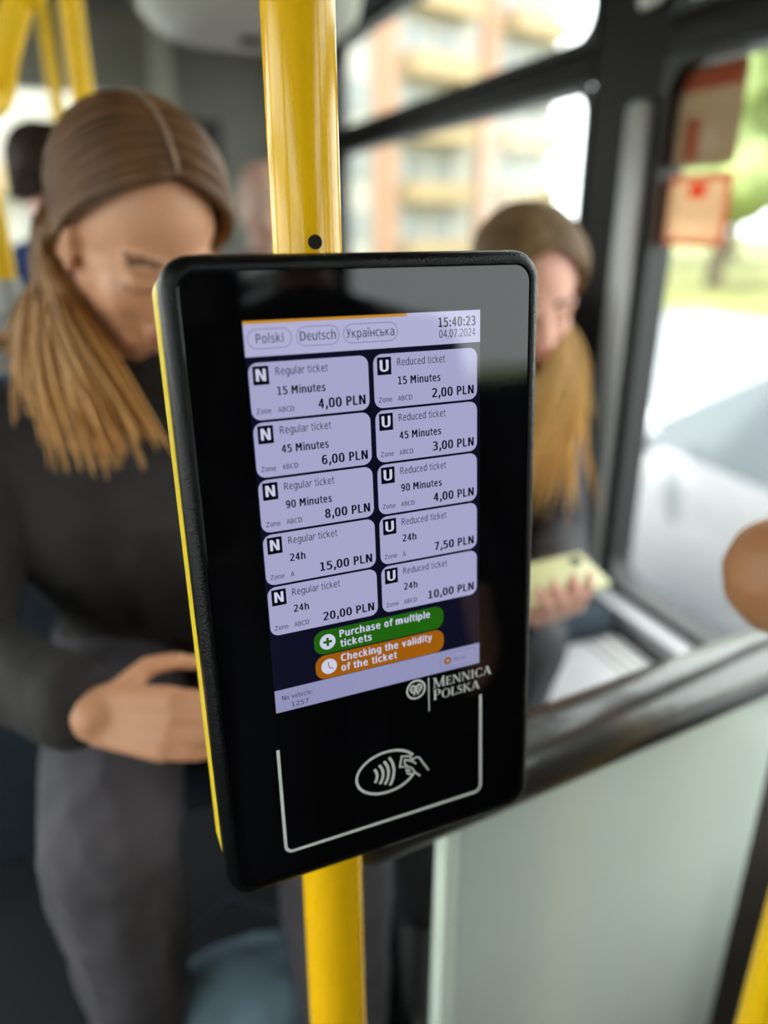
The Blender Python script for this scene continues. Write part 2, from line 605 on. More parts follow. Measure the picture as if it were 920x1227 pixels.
M['e_navy'] = emi('screen_navy', (14, 14, 34))
M['e_card'] = emi('screen_lavender', (168, 168, 206))
M['e_head'] = emi('screen_pale_lavender', (178, 178, 214))
M['e_foot'] = emi('screen_footer', (146, 148, 188))
M['e_black'] = emi('screen_black', (8, 8, 20))
M['e_text'] = emi('screen_dark_text', (14, 14, 34))
M['e_grey'] = emi('screen_grey_text', (44, 44, 70))
M['e_line'] = emi('screen_outline', (112, 112, 150))
M['e_white'] = emi('screen_white', (206, 208, 232))
M['e_green'] = emi('screen_green', (32, 98, 14))
M['e_orange'] = emi('screen_orange', (158, 92, 12))
M['e_bar'] = emi('screen_progress_orange', (200, 140, 40))
M['print'] = mat('pale_grey_print', (0.78, 0.78, 0.73), 0.35)
SCR = ['e_navy', 'e_card', 'e_head', 'e_foot', 'e_black', 'e_text', 'e_grey', 'e_line', 'e_white', 'e_green', 'e_orange', 'e_bar']
IDX = {k: i for i, k in enumerate(SCR)}


# letterforms: Blender's own bundled mono face, re-spaced proportionally (the built-in face if it is missing)
import os
try:
    FONT = bpy.data.fonts.load(os.path.join(bpy.utils.system_resource('DATAFILES'), 'fonts', 'DejaVuSansMono.woff2'))
except Exception:
    FONT = None
ADV = dict(A=1401, B=1405, C=1430, D=1577, E=1294, H=1540, I=604, L=1141, M=1767, N=1532, O=1612, P=1235, R=1423, S=1300, U=1499, Z=1403, a=1255, b=1300,
           c=1126, d=1300, e=1260, f=721, g=1300, h=1298, i=569, k=1186, l=569, m=1995, n=1298, o=1253, p=1300, q=1300, r=842, s=1067, t=803, u=1298,
           v=1212, w=1675, x=1212, y=1212, z=1075)
ADV.update({' ': 651, ',': 620, '.': 620, ':': 690, 'У': 1247, 'к': 1237, 'р': 1300, 'а': 1255, 'ї': 569, 'н': 1339, 'с': 1126, 'ь': 1207})
_gc = {}


def raw_glyph(ch):
    cu = bpy.data.curves.new('t', 'FONT')
    cu.body = ch
    if FONT:
        cu.font = FONT
    cu.resolution_u = 3
    ob = bpy.data.objects.new('t', cu)
    me = bpy.data.meshes.new_from_object(ob)
    vs = [tuple(v.co[:2]) for v in me.vertices]
    fs = [tuple(p.vertices) for p in me.polygons]
    bpy.data.meshes.remove(me)
    bpy.data.objects.remove(ob)
    bpy.data.curves.remove(cu)
    return vs, fs


CAPH = max(v[1] for v in raw_glyph('H')[0]) / 0.729


def glyph(ch):
    """advance, left bearing, width and outline of one letter, in ems"""
    if ch in _gc:
        return _gc[ch]
    adv = ADV.get(ch, 1303) / 2048

    def rect(x0, y0, x1, y1):
        return [(x0, y0), (x1, y0), (x1, y1), (x0, y1)]
    if ch == ' ':
        r = (adv, 0, 0, [], [])
    elif ch in 'ilIї':
        if ch in 'lI':
            vs = rect(0, 0, 0.09, 0.76 if ch == 'l' else 0.729)
        elif ch == 'i':
            vs = rect(0, 0, 0.09, 0.547) + rect(0, 0.645, 0.09, 0.76)
        else:
            vs = rect(0, 0, 0.09, 0.547) + rect(-0.085, 0.645, 0.01, 0.74) + rect(0.08, 0.645, 0.175, 0.74)
        r = (adv, 0.092, 0.09, vs, [tuple(range(k, k + 4)) for k in range(0, len(vs), 4)])
    else:
        vs, fs = raw_glyph('O' if ch == '0' else ch)
        xs = [v[0] for v in vs]
        a, b = min(xs), max(xs)
        w = {'r': 0.32, 't': 0.34, 'f': 0.348, '0': 0.525, '1': 0.43}.get(ch, adv - 0.145)
        st = {'r': 0.09, 't': 0.027, 'f': 0.023, '0': 0.055, '1': 0.11}.get(ch, 0.075)
        if ch in ',.:':
            w = (b - a) / CAPH * 0.85
            st = (adv - w) / 2
        vs = [((v[0] - a) / (b - a) * w, v[1] / CAPH) for v in vs]
        r = (adv, st, w, vs, fs)
    _gc[ch] = r
    return r


class Flat:
    """flat print or screen graphics: polygons in millimetres, each layer a hair in front of the last"""

    def __init__(self):
        self.mb = MB()

    def poly(self, pts, m, lay):
        area = sum(pts[i][0] * pts[(i + 1) % len(pts)][1] - pts[(i + 1) % len(pts)][0] * pts[i][1] for i in range(len(pts)))
        if area > 0:
            pts = pts[::-1]
        self.mb.add([L(p[0], p[1], -lay * 0.04) for p in pts], [tuple(range(len(pts)))], IDX.get(m, 0))
        return self

    def rr(self, x0, y0, x1, y1, r, m, lay):
        return self.poly(rrect(x0, y0, x1, y1, r, 6), m, lay)

    def circ(self, cx, cy, r, m, lay, n=28):
        return self.poly([(cx + r * math.cos(2 * PI * k / n), cy + r * math.sin(2 * PI * k / n)) for k in range(n)], m, lay)

    def line(self, pts, w, m, lay, closed=False, w2=None):
        P = [Vector((p[0], p[1])) for p in pts]
        n = len(P)
        Lf, Rt = [], []
        for i in range(n):
            a = P[(i - 1) % n] if (closed or i > 0) else P[i]
            b = P[(i + 1) % n] if (closed or i < n - 1) else P[i]
            d1 = (P[i] - a).normalized() if (P[i] - a).length > 1e-6 else (b - P[i]).normalized()
            d2 = (b - P[i]).normalized() if (b - P[i]).length > 1e-6 else d1
            t = (d1 + d2)
            t = t.normalized() if t.length > 1e-6 else d1
            nn = Vector((-t.y, t.x))
            cosv = max(0.45, nn.dot(Vector((-d1.y, d1.x))))
            ww = w if w2 is None else w + (w2 - w) * i / (n - 1)
            Lf.append(P[i] + nn * ww / 2 / cosv)
            Rt.append(P[i] - nn * ww / 2 / cosv)
        for i in range(n if closed else n - 1):
            j = (i + 1) % n
            self.poly([Lf[i], Lf[j], Rt[j], Rt[i]], m, lay)
        return self

    def text(self, s, x0, base, cap, m, lay, bold=0.0, width=None, align='L'):
        x, items = 0.0, []
        for ch in s:
            adv, x_a, w_, vs, fs = glyph(ch)
            if fs:
                items.append((x + x_a, vs, fs))
            x += adv * (1.13 if bold > 0.01 else 1.0)
        sy = cap / 0.729
        x_lo = items[0][0]
        x_hi = max(q[0] + max(v[0] for v in q[1]) for q in items)
        sx = width / (x_hi - x_lo) if width else sy
        if align == 'L':
            ox = x0 - x_lo * sx
        elif align == 'R':
            ox = x0 - x_hi * sx
        else:
            ox = x0 - (x_lo + x_hi) / 2 * sx
        sh = [(-0.006, 0), (0.006, 0)] if bold < 0.01 else [(-bold * 1.4, 0.008), (-bold * 0.7, 0.014), (0, -0.014), (bold * 0.7, 0.014), (bold * 1.4, -0.008)]
        for gx, vs, fs in items:
            for i, (dx, dy) in enumerate(sh):
                self.mb.add([L(ox + (gx + v[0] + dx) * sx, base - (v[1] + dy) * sy, -lay * 0.04 - i * 0.002) for v in vs], fs, IDX.get(m, 0))
        return self

    def build(self, name, parent, mats=None):
        return mesh_obj(name, self.mb.v, self.mb.f, mats or [M[k] for k in SCR], parent, self.mb.mi)


disp = Flat().rr(0, 0, 136.2, 222.4, 0.05, 'e_navy', 1).build('display', machine)
F = Flat()
F.rr(0, 0, 136.2, 17.8, 0.05, 'e_head', 2)
F.rr(0, 0, 90.4, 1.5, 0.05, 'e_bar', 3)
F.text('15:40:23', 133, 8.3, 5.0, 'e_text', 3, 0.030, 23.2, 'R')
F.text('04.07.2024', 133, 14.2, 4.3, 'e_grey', 3, 0.004, 23.0, 'R')
F.build('header_bar', disp)
for s, a, b in (('Polski', 1.8, 24.8), ('Deutsch', 27.5, 50.8), ('Українська', 53.2, 84.5)):
    F = Flat()
    F.line(rrect(a, 4.2, b, 13.9, 4.8, 8), 0.35, 'e_line', 3, closed=True)
    tw = {'Polski': 14.2, 'Deutsch': 19.6, 'Українська': 27.6}[s]
    F.text(s, (a + b) / 2, 11.2, 4.7, 'e_grey', 3, 0.004, tw, 'C')
    F.build('language_button', disp)
rows = [('15 Minutes', 'ABCD', '4,00 PLN', '2,00 PLN'), ('45 Minutes', 'ABCD', '6,00 PLN', '3,00 PLN'), ('90 Minutes', 'ABCD', '8,00 PLN', '4,00 PLN'),
        ('24h', 'A', '15,00 PLN', '7,50 PLN'), ('24h', 'ABCD', '20,00 PLN', '10,00 PLN')]
for c_ in range(2):
    for r_, (dur, zone, pn, pu) in enumerate(rows):
        x = 0.8 + c_ * 68.8
        y = 20.8 + r_ * 30.75
        F = Flat()
        F.rr(x, y, x + (65.8 if c_ == 0 else 64.6), y + 29.4, 5.0, 'e_card', 2)
        F.rr(x + 2.2, y + 1.7, x + 10.6, y + 11.3, 0.3, 'e_black', 3)
        F.text('N' if c_ == 0 else 'U', x + 6.4, y + 9.3, 6.0, 'e_white', 4, 0.026, 4.7, 'C')
        F.text('Regular ticket' if c_ == 0 else 'Reduced ticket', x + 14.2, y + 6.9, 4.1, 'e_grey', 3, 0.0, 28.6 if c_ == 0 else 29.6)
        F.text(dur, x + 14.6, y + 17.1, 4.2, 'e_text', 3, 0.030, 26.0 if 'M' in dur else 8.6)
        F.text('Zone', x + 2.6, y + 26.2, 2.8, 'e_grey', 3, 0.0, 7.9)
        F.text(zone, x + 14.2, y + 26.2, 2.8, 'e_grey', 3, 0.0, 8.6 if len(zone) > 1 else 2.0)
        p_ = pn if c_ == 0 else pu
        F.text(p_, x + (63.2 if c_ == 0 else 62.2), y + 26.1, 5.0, 'e_text', 3, 0.034, 26.6 if len(p_) < 9 else 31.4, 'R')
        F.build('ticket_button', disp)
F = Flat()
F.rr(25.6, 176.2, 110.4, 191.4, 6.2, 'e_green', 3)
F.circ(34.0, 183.9, 4.9, 'e_white', 4)
F.rr(33.2, 181.2, 34.8, 186.6, 0.1, 'e_green', 5).rr(31.3, 183.1, 36.7, 184.7, 0.1, 'e_green', 5)
F.text('Purchase of multiple', 41.8, 182.6, 4.5, 'e_white', 4, 0.030, 59.0)
F.text('tickets', 41.8, 189.0, 4.5, 'e_white', 4, 0.030, 19.8)
F.build('green_button', disp)['label'] = 'green button with a plus sign'
F = Flat()
F.rr(0, 207.9, 136.2, 222.4, 0.05, 'e_foot', 2)
F.text('No vehicle:', 4.2, 215.0, 3.0, 'e_grey', 3, 0.0, 18.6)
F.text('1257', 9.6, 220.4, 3.0, 'e_grey', 3, 0.0, 10.4)
F.build('footer_bar', disp)
F = Flat()
F.rr(25.6, 192.2, 110.4, 207.6, 6.2, 'e_orange', 3)
F.circ(34.0, 199.9, 4.9, 'e_white', 4)
F.line([(33.6, 197.0), (34.0, 200.6), (36.6, 201.9)], 0.6, 'e_orange', 5)
F.text('Checking the validity', 41.8, 198.4, 4.5, 'e_white', 4, 0.030, 60.0)
F.text('of the ticket', 41.8, 204.9, 4.5, 'e_white', 4, 0.030, 36.0)
F.build('orange_button', disp)['label'] = 'orange button with a clock face'
F = Flat()
F.line(rrect(107.8, 210.3, 133.6, 220.2, 2.6, 6), 0.3, 'e_line', 3, closed=True)
F.circ(113.0, 215.3, 2.7, 'e_orange', 4)
F.circ(113.0, 215.3, 1.1, 'e_foot', 5)
F.text('Menu', 117.6, 216.6, 2.4, 'e_line', 3, 0.02, 8.4)
F.build('menu_button', disp)

# --- printed marks on the black glass
PR = [M['print']]
F = Flat()
br = [(-1.0, 247.0), (-1.2, 316.0)]
for k in range(1, 8):
    a = PI - k * PI / 16
    br.append((3.8 + 5 * math.cos(a), 315.8 + 5 * math.sin(a)))
br.append((132.4, 320.8))
for k in range(1, 8):
    a = PI / 2 - k * PI / 16
    br.append((132.4 + 5 * math.cos(a), 315.8 + 5 * math.sin(a)))
br.append((137.4, 315.5))
br.append((137.2, 246.2))
F.line(br, 2.0, 'e_navy', 1)
F.build('printed_bracket', machine, PR)
F = Flat()
el = []
for k in range(61):
    a = math.radians(28 + 304 * k / 60)
    el.append((68.4 + 21.0 * math.cos(a), 284.2 + 15.0 * math.sin(a)))
F.line(el, 1.7, 'e_navy', 1)


def arc3(a, b, c_, n=12):
    """circle arc through three points"""
    ax_, ay, bx, by, cx, cy = *a, *b, *c_
    d = 2 * (ax_ * (by - cy) + bx * (cy - ay) + cx * (ay - by))
    ux = ((ax_ ** 2 + ay ** 2) * (by - cy) + (bx ** 2 + by ** 2) * (cy - ay) + (cx ** 2 + cy ** 2) * (ay - by)) / d
    uy = ((ax_ ** 2 + ay ** 2) * (cx - bx) + (bx ** 2 + by ** 2) * (ax_ - cx) + (cx ** 2 + cy ** 2) * (bx - ax_)) / d
    r = math.hypot(ax_ - ux, ay - uy)
    t0, t1 = math.atan2(ay - uy, ax_ - ux), math.atan2(cy - uy, cx - ux)
    tb = math.atan2(by - uy, bx - ux)

    def norm(t):
        while t < t0:
            t += 2 * PI
        return t
    if norm(tb) > norm(t1):
        t1 = norm(t1) - 2 * PI
    else:
        t1 = norm(t1)
    return [(ux + r * math.cos(t0 + (t1 - t0) * k / n), uy + r * math.sin(t0 + (t1 - t0) * k / n)) for k in range(n + 1)]


for a, b, c_ in (((59.7, 279.6), (61.4, 284.6), (59.7, 289.6)), ((63.0, 277.6), (65.6, 284.6), (63.0, 291.4)),
                 ((66.5, 275.8), (69.4, 284.5), (66.5, 293.0)), ((70.1, 273.9), (73.2, 284.3), (70.0, 294.8))):
    F.line(arc3(a, b, c_), 1.75, 'e_navy', 1)
for pts in ([(81.2, 284.1), (77.4, 283.3), (78.9, 275.8), (85.8, 277.6)], [(83.6, 280.2), (81.0, 278.8), (80.7, 281.2), (82.4, 284.6)],
            [(83.2, 279.8), (86.4, 281.6), (89.0, 284.4)], [(84.6, 278.4), (87.0, 280.2), (89.6, 279.5), (91.4, 280.4), (94.4, 285.8), (98.0, 292.0)],
            [(82.1, 284.0), (86.0, 286.8), (88.2, 290.9), (91.7, 294.3)], [(81.7, 285.5), (82.6, 289.6), (84.8, 291.1), (87.3, 290.9)],
            [(82.9, 286.3), (84.9, 289.3)]):
    F.line(pts, 1.1, 'e_navy', 1)
F.build('contactless_symbol', machine, PR)

# logo and serif lettering
F = Flat()
F.line([(90.3 + 6.2 * math.cos(2 * PI * k / 36), 230.2 + 6.2 * math.sin(2 * PI * k / 36)) for k in range(36)], 1.3, 'e_navy', 1, closed=True)
for s in (-1, 1):
    hrt = [(0.0, 3.6), (-0.1 + s * 1.3, 1.8), (s * 3.3, 0.6), (s * 4.0, -1.0), (s * 3.2, -2.9), (s * 1.7, -3.3), (s * 0.45, -2.2), (s * 0.35, 0.2), (s * 1.2, 1.3)]
    hrt = [(s * 1.6, 3.8), (s * 1.0, 2.5), (s * 3.0, 1.2), (s * 3.9, -0.8), (s * 3.2, -2.7), (s * 1.7, -3.1), (s * 0.5, -2.0), (s * 0.35, 0.4), (s * 1.3, 3.6)]
    F.line([(90.3 + p[0], 230.2 + p[1]) for p in hrt], 1.15, 'e_navy', 1)
    F.line([(90.3 + s * 2.0, 228.6), (90.3 + s * 2.0, 231.0)], 0.8, 'e_navy', 1)
F.build('printed_logo', machine, PR)

T, t_ = 0.17, 0.075                    # thick and thin strokes, in cap heights


def seg(x0, y0, x1, y1, w0, w1=None):
    w1 = w0 if w1 is None else w1
    return [(x0 - w0 / 2, y0), (x0 + w0 / 2, y0), (x1 + w1 / 2, y1), (x1 - w1 / 2, y1)]


def ser(x, y, w=0.34):
    return [(x - w / 2, y - 0.03 if y > 0.5 else y), (x + w / 2, y - 0.03 if y > 0.5 else y), (x + w / 2, y if y > 0.5 else y + 0.03), (x - w / 2, y if y > 0.5 else y + 0.03)]


def bowl(cx, cy, rx, ry, a0, a1, tk, tn, n=16):
    out = []
    P0, P1 = [], []
    for k in range(n + 1):
        a = math.radians(a0 + (a1 - a0) * k / n)
        w = tn + (tk - tn) * abs(math.cos(a)) ** 1.5
        P0.append((cx + rx * math.cos(a), cy + ry * math.sin(a)))
        P1.append((cx + (rx - w) * math.cos(a), cy + (ry - tn) * math.sin(a)))
    for k in range(n):
        out.append([P0[k], P0[k + 1], P1[k + 1], P1[k]])
    return out


GLY = {
    'M': (1.02, [seg(0.14, 0, 0.14, 1, t_), seg(0.16, 1, 0.50, 0.0, T, T * 0.6), seg(0.50, 0.0, 0.84, 1, t_, t_), seg(0.86, 0, 0.84, 1, T, T), ser(0.14, 0), ser(0.88, 0), ser(0.08, 1, 0.22), ser(0.90, 1, 0.2)]),
    'E': (0.66, [seg(0.18, 0, 0.18, 1, T), ser(0.18, 0), ser(0.18, 1), [(0.2, 0), (0.6, 0), (0.6, 0.07), (0.2, 0.07)], [(0.2, 0.93), (0.57, 0.93), (0.57, 1), (0.2, 1)],
                 [(0.2, 0.48), (0.48, 0.48), (0.48, 0.55), (0.2, 0.55)], [(0.55, 0), (0.62, 0), (0.64, 0.24), (0.60, 0.24)], [(0.53, 1), (0.58, 1), (0.58, 0.78), (0.55, 0.78)], [(0.45, 0.40), (0.49, 0.40), (0.49, 0.63), (0.45, 0.63)]]),
    'N': (0.92, [seg(0.16, 0, 0.16, 1, t_), seg(0.76, 0, 0.76, 1, t_), seg(0.18, 1, 0.74, 0, T * 1.1), ser(0.16, 0, 0.28), ser(0.76, 1, 0.28), ser(0.10, 1, 0.22)]),
    'I': (0.40, [seg(0.2, 0, 0.2, 1, T), ser(0.2, 0), ser(0.2, 1)]),
    'C': (0.82, bowl(0.46, 0.5, 0.41, 0.52, 48, 312, T * 1.1, t_) + [[(0.71, 0.70), (0.76, 0.70), (0.76, 0.98), (0.72, 0.98)], [(0.71, 0.30), (0.76, 0.30), (0.76, 0.10), (0.70, 0.08)]]),
    'A': (0.90, [seg(0.14, 0, 0.42, 1, t_), seg(0.76, 0, 0.45, 1.02, T * 1.1), [(0.22, 0.32), (0.66, 0.32), (0.64, 0.39), (0.24, 0.39)], ser(0.14, 0, 0.28), ser(0.76, 0, 0.32)]),
    'P': (0.70, [seg(0.18, 0, 0.18, 1, T), ser(0.18, 0), ser(0.13, 1, 0.24), [(0.18, 0.935), (0.36, 0.935), (0.36, 1), (0.18, 1)], [(0.18, 0.44), (0.36, 0.44), (0.36, 0.51), (0.18, 0.51)]] + bowl(0.36, 0.72, 0.29, 0.28, -90, 90, T * 1.1, 0.065)),
    'O': (0.92, bowl(0.46, 0.5, 0.43, 0.52, 0, 360, T * 1.05, t_, 32)),
    'L': (0.62, [seg(0.18, 0, 0.18, 1, T), ser(0.18, 0), ser(0.18, 1), [(0.2, 0), (0.58, 0), (0.58, 0.07), (0.2, 0.07)], [(0.54, 0), (0.59, 0), (0.62, 0.26), (0.58, 0.26)]]),
    'S': (0.60, [[(0.44, 0.70), (0.48, 0.70), (0.50, 0.98), (0.46, 0.98)], [(0.08, 0.30), (0.12, 0.30), (0.12, 0.03), (0.08, 0.03)]]),
    'K': (0.86, [seg(0.18, 0, 0.18, 1, T), ser(0.18, 0), ser(0.18, 1), seg(0.24, 0.46, 0.66, 1, t_ * 1.2), seg(0.78, 0, 0.36, 0.58, T * 1.15), ser(0.66, 1, 0.26), ser(0.78, 0, 0.26)]),
}
s_pts = [(0.47, 0.82), (0.36, 0.965), (0.22, 0.96), (0.13, 0.86), (0.12, 0.73), (0.20, 0.62), (0.34, 0.52), (0.46, 0.42), (0.50, 0.28), (0.44, 0.12), (0.30, 0.03), (0.17, 0.06), (0.09, 0.18)]
s_w = [0.05, 0.06, 0.08, 0.11, 0.13, 0.16, 0.18, 0.16, 0.13, 0.11, 0.08, 0.06, 0.05]


def lettering(F, s, x0, x1, base, cap1, cap):
    tot = sum(GLY[ch][0] * (cap1 if i == 0 else cap) for i, ch in enumerate(s))
    k = (x1 - x0) / tot
    x = x0
    for i, ch in enumerate(s):
        h = cap1 if i == 0 else cap
        w, polys = GLY[ch]
        for p in polys:
            F.poly([(x + q[0] * h * k, base - q[1] * h) for q in p], 'e_navy', 1)
        if ch == 'S':
            P = [Vector((x + q[0] * h * k, base - q[1] * h)) for q in s_pts]
            for j in range(len(P) - 1):
                d = (P[j + 1] - P[j]).normalized()
                nn = Vector((-d.y, d.x))
                F.poly([P[j] + nn * s_w[j] * h / 2, P[j + 1] + nn * s_w[j + 1] * h / 2, P[j + 1] - nn * s_w[j + 1] * h / 2, P[j] - nn * s_w[j] * h / 2], 'e_navy', 1)
        x += w * h * k


F = Flat()
lettering(F, 'MENNICA', 102.2, 145.4, 232.6, 7.4, 6.2)
lettering(F, 'POLSKA', 102.2, 136.6, 241.2, 7.4, 6.2)
F.rr(98.9, 224.2, 99.7, 248.2, 0.1, 'e_navy', 1)
F.build('printed_lettering', machine, PR)

# ================================================================== PARTITION with padded bar
pl, pr_ = Vector((0.236, 0.467, 0)), Vector((0.713, 0.528, 0))
ang = math.atan2(pr_.y - pl.y, pr_.x - pl.x)
Wp = (pr_ - pl).length
part = empty('glass_partition', (pl + pr_) / 2, (0, 0, ang))
mb = MB()
bm = [(p[0], p[1]) for p in rrect(-Wp / 2, 0.12, Wp / 2, 0.950, 0.012, 4)]
N = len(bm)
vs = [(p[0], -0.006, p[1]) for p in bm] + [(p[0], 0.006, p[1]) for p in bm]
mb.add(vs, [tuple(range(N - 1, -1, -1)), tuple(range(N, 2 * N))])
mb.add(vs, [((k + 1) % N, k, N + k, N + (k + 1) % N) for k in range(N)], 1)
mb.build('panel', [M['frost'], M['frost_edge']], part, smooth=False)
box_obj('edge_strip', (-Wp / 2 - 0.002, -0.010, 0.12), (-Wp / 2 + 0.016, 0.010, 0.946), M['frost_edge'], part, 0.003)
box_obj('kick_plate', (-Wp / 2, -0.014, 0.0), (Wp / 2, 0.014, 0.13), M['alu'], part, 0.003)
for x in ():
    box_obj('clip', (x - 0.015, -0.016, 0.935), (x + 0.015, 0.016, 0.958), M['black_plastic'], part, 0.003)
tag(part, 'pale green frosted partition panel below the black padded bar', 'partition')

bar = empty('padded_bar', (pl.x, pl.y, 0.985), (0, 0, ang))
mb = MB()
x0b, x1b = -0.098, (X_R - 0.004 - pl.x) / math.cos(ang)
ptsb = [(x0b, 0, 0), (x0b + 0.01, 0, 0), (x0b + 0.03, 0, 0), (x1b - 0.02, 0, 0), (x1b, 0, 0)]
mb.tube(ptsb, [0.026, 0.034, 0.037, 0.037, 0.03], 32)
mb.build('pad', M['pad'], bar)
MB().tube([(x0b - 0.026, 0, 0), (x0b, 0, 0)], 0.017, 20).build('bracket', M['yellow_old'], bar)
tag(bar, 'thick black padded handrail bar above the frosted panel', 'handrail')
struct(box_obj('trim_7', (0.73, 0.545, 0.0), (X_R - 0.001, 0.575, 0.90), M['lower_wall'], bev=0.004))

# ================================================================== OTHER YELLOW POLES


def pole_obj(x, y, label, r=0.017, zt=Z_C - 0.002, zb=0.0, m='yellow_old'):
    o = empty('grab_pole', (x, y, zb))
    MB().tube([(0, 0, 0), (0, 0, zt - zb)], r, 20).build('tube', M[m], o)
    MB().tube([(0, 0, zt - zb - 0.015), (0, 0, zt - zb)], [r * 1.4, r * 2.2], 20).build('ceiling_flange', M[m], o)
    MB().tube([(0, 0, 0.0), (0, 0, 0.012)], [r * 2.2, r * 1.6], 20).build('floor_flange', M[m], o)
    return tag(o, label, 'pole')


p = at(101, 128, 1.16)
pole_obj(p.x, p.y, 'bright yellow pole rising behind the long-haired woman\'s head', 0.0175, zb=0.30 if p.y > 0.6 and p.x > -0.42 else 0)
p = at(66, 110, 1.9)
pole_obj(p.x, p.y, 'shaded thin yellow pole further down the bus, above the woman\'s head', 0.017, zb=0.30)
p = at(925, 1150, 0.75)
pole_obj(p.x, p.y, 'yellow pole at the corner beside the frosted panel, lower right', 0.0175)
# bent rail on the left, socketed in a seat back
B0 = at(3, 345, 1.0)
pts = [B0, B0 + Vector((0, 0, 0.10)), B0 + Vector((-0.012, 0.0, 0.22)), at(-6, 120, 1.0), at(6, 60, 0.98), at(22, 0, 0.96), at(40, -70, 0.94)]
pts += [Vector((pts[-1].x + 0.05, pts[-1].y + 0.02, Z_C - 0.002))]
sm = []
for i in range(len(pts) - 1):
    a, b = pts[i], pts[i + 1]
    p0, p3 = pts[max(i - 1, 0)], pts[min(i + 2, len(pts) - 1)]
    for k in range(6):
        t = k / 6
        sm.append(0.5 * ((2 * a) + (b - p0) * t + (2 * p0 - 5 * a + 4 * b - p3) * t * t + (3 * a - p0 - 3 * b + p3) * t ** 3))
sm.append(pts[-1])
gr = empty('grab_rail', B0)
MB().tube([q - B0 for q in sm], 0.0195, 20).build('tube', M['yellow_old'], gr)
MB().tube([(0, 0, -0.03), (0, 0, 0.012)], [0.028, 0.024], 20).build('socket', M['seat_pale'], gr)
tag(gr, 'bent yellow grab rail at the left, rising from the pale seat back', 'rail')

# ================================================================== SEATS


def seat(loc, rz, label, group, shell='seat_shell', back_top=0.62):
    o = empty('bus_seat', loc, (0, 0, rz))         # faces local -y, seat top at 0.42
    MB().box((-0.215, -0.22, 0.36), (0.215, 0.20, 0.42), 0, 0.025).build('seat_cushion', M['seat'], o)
    sh = MB()
    sh.box((-0.225, -0.20, 0.335), (0.225, 0.24, 0.362), 0, 0.01)
    R = Matrix.Rotation(math.radians(-8), 3, 'X')
    sh.box((-0.23, 0.225, 0.36), (0.23, 0.25, 0.42 + back_top), 0, 0.012, R, (0, 0.22, 0.40))
    sh.build('shell', M[shell], o)
    MB().box((-0.205, 0.185, 0.43), (0.205, 0.226, 0.40 + back_top), 0, 0.018, R, (0, 0.22, 0.40)).build('backrest', M['seat'], o)
    for x in (-0.15, 0.15):
        MB().tube([(x, -0.12, 0.0), (x, 0.0, 0.34)], 0.016, 12).build('leg', M['seat_shell'], o)
    return tag(o, label, 'seat', group)


SG = 'fabric bus seats in rows'
seat((0.08, 1.10, 0.30), 0, 'dark fabric seat under the long-haired woman in the black top', SG)
seat((0.70, 1.28, 0.30), 0, 'dark fabric seat by the window under the woman holding a phone', SG)
pm = at(315, 250, 2.2)
seat((pm.x, pm.y + 0.12, 0.30), 0, 'dark fabric seat of the balding man behind the yellow pole', SG)
pb = at(36, 210, 1.95)
seat((pb.x, pb.y + 0.10, 0.30 if pb.x > -0.2 else 0.30), 0, 'dark fabric seat of the passenger in the blue jacket', SG)
struct(box_obj('floor_podium', (0.56, -3.2, 0.0), (X_R, -0.30, 0.30), M['floor'], bev=0.01))  # podium and two seats below: added to block window light from the machine's reflection
seat((0.762, -0.62, 0.30), 0, 'added dark fabric seat beside the person in black, put there to darken the machine reflection', SG)
seat((0.762, -1.42, 0.30), 0, 'added dark fabric seat one row behind, put there to darken the machine reflection', SG)
sp = empty('pale_seat', (B0.x - 0.10, B0.y, 0.0))
mb = MB()
mb.box((-0.23, -0.015, 0.42), (0.125, 0.025, B0.z - 0.13), 0, 0.012)
mb.build('backrest', M['seat'], sp)
MB().box((-0.24, -0.02, B0.z - 0.12), (0.135, 0.03, B0.z - 0.028), 0, 0.02).build('pale_head_cap', M['seat_pale'], sp)
MB().box((-0.22, 0.02, 0.38), (0.02, 0.26, 0.44), 0, 0.02).build('seat_cushion', M['seat'], sp)
for x in (-0.17, -0.03):
    MB().tube([(x, 0.12, 0.0), (x, 0.12, 0.39)], 0.016, 12).build('leg', M['seat_shell'], sp)
tag(sp, 'pale-topped seat back at the left holding the bent yellow rail', 'seat')

# ================================================================== PEOPLE
exec_tex = bpy.data.textures.new('cloth_folds', 'CLOUDS')
exec_tex.noise_scale = 0.07
exec_tex.noise_depth = 2


def skin_mat(name, c):
    return mat(name, c, 0.48, noise_amt=0.06, noise_scale=14, sub=0.12, bump=0.08, bump_scale=300)


def hair_mat(name, c, amt=0.35, tips=None, z0=0.9, z1=1.15):
    """hair colour; with tips, dark roots fade to lighter lengths along the hair"""
    m = mat(name, c, 0.5, noise_amt=amt, noise_scale=38, stretch=(1, 1, 0.25), spec=0.3)
    if tips:
        nt = m.node_tree
        b = nt.nodes['Principled BSDF']
        src = b.inputs['Base Color'].links[0].from_socket
        tc_ = nt.nodes.new('ShaderNodeTexCoord')
        sp_ = nt.nodes.new('ShaderNodeSeparateXYZ')
        nt.links.new(tc_.outputs['Object'], sp_.inputs[0])
        r_ = nt.nodes.new('ShaderNodeMapRange')
        r_.inputs[1].default_value = z0
        r_.inputs[2].default_value = z1
        nt.links.new(sp_.outputs['Z'], r_.inputs[0])
        mx = nt.nodes.new('ShaderNodeMix')
        mx.data_type = 'RGBA'
        mx.inputs[6].default_value = (*tips, 1)
        nt.links.new(r_.outputs[0], mx.inputs[0])
        nt.links.new(src, mx.inputs[7])
        nt.links.new(mx.outputs[2], b.inputs['Base Color'])
    return m


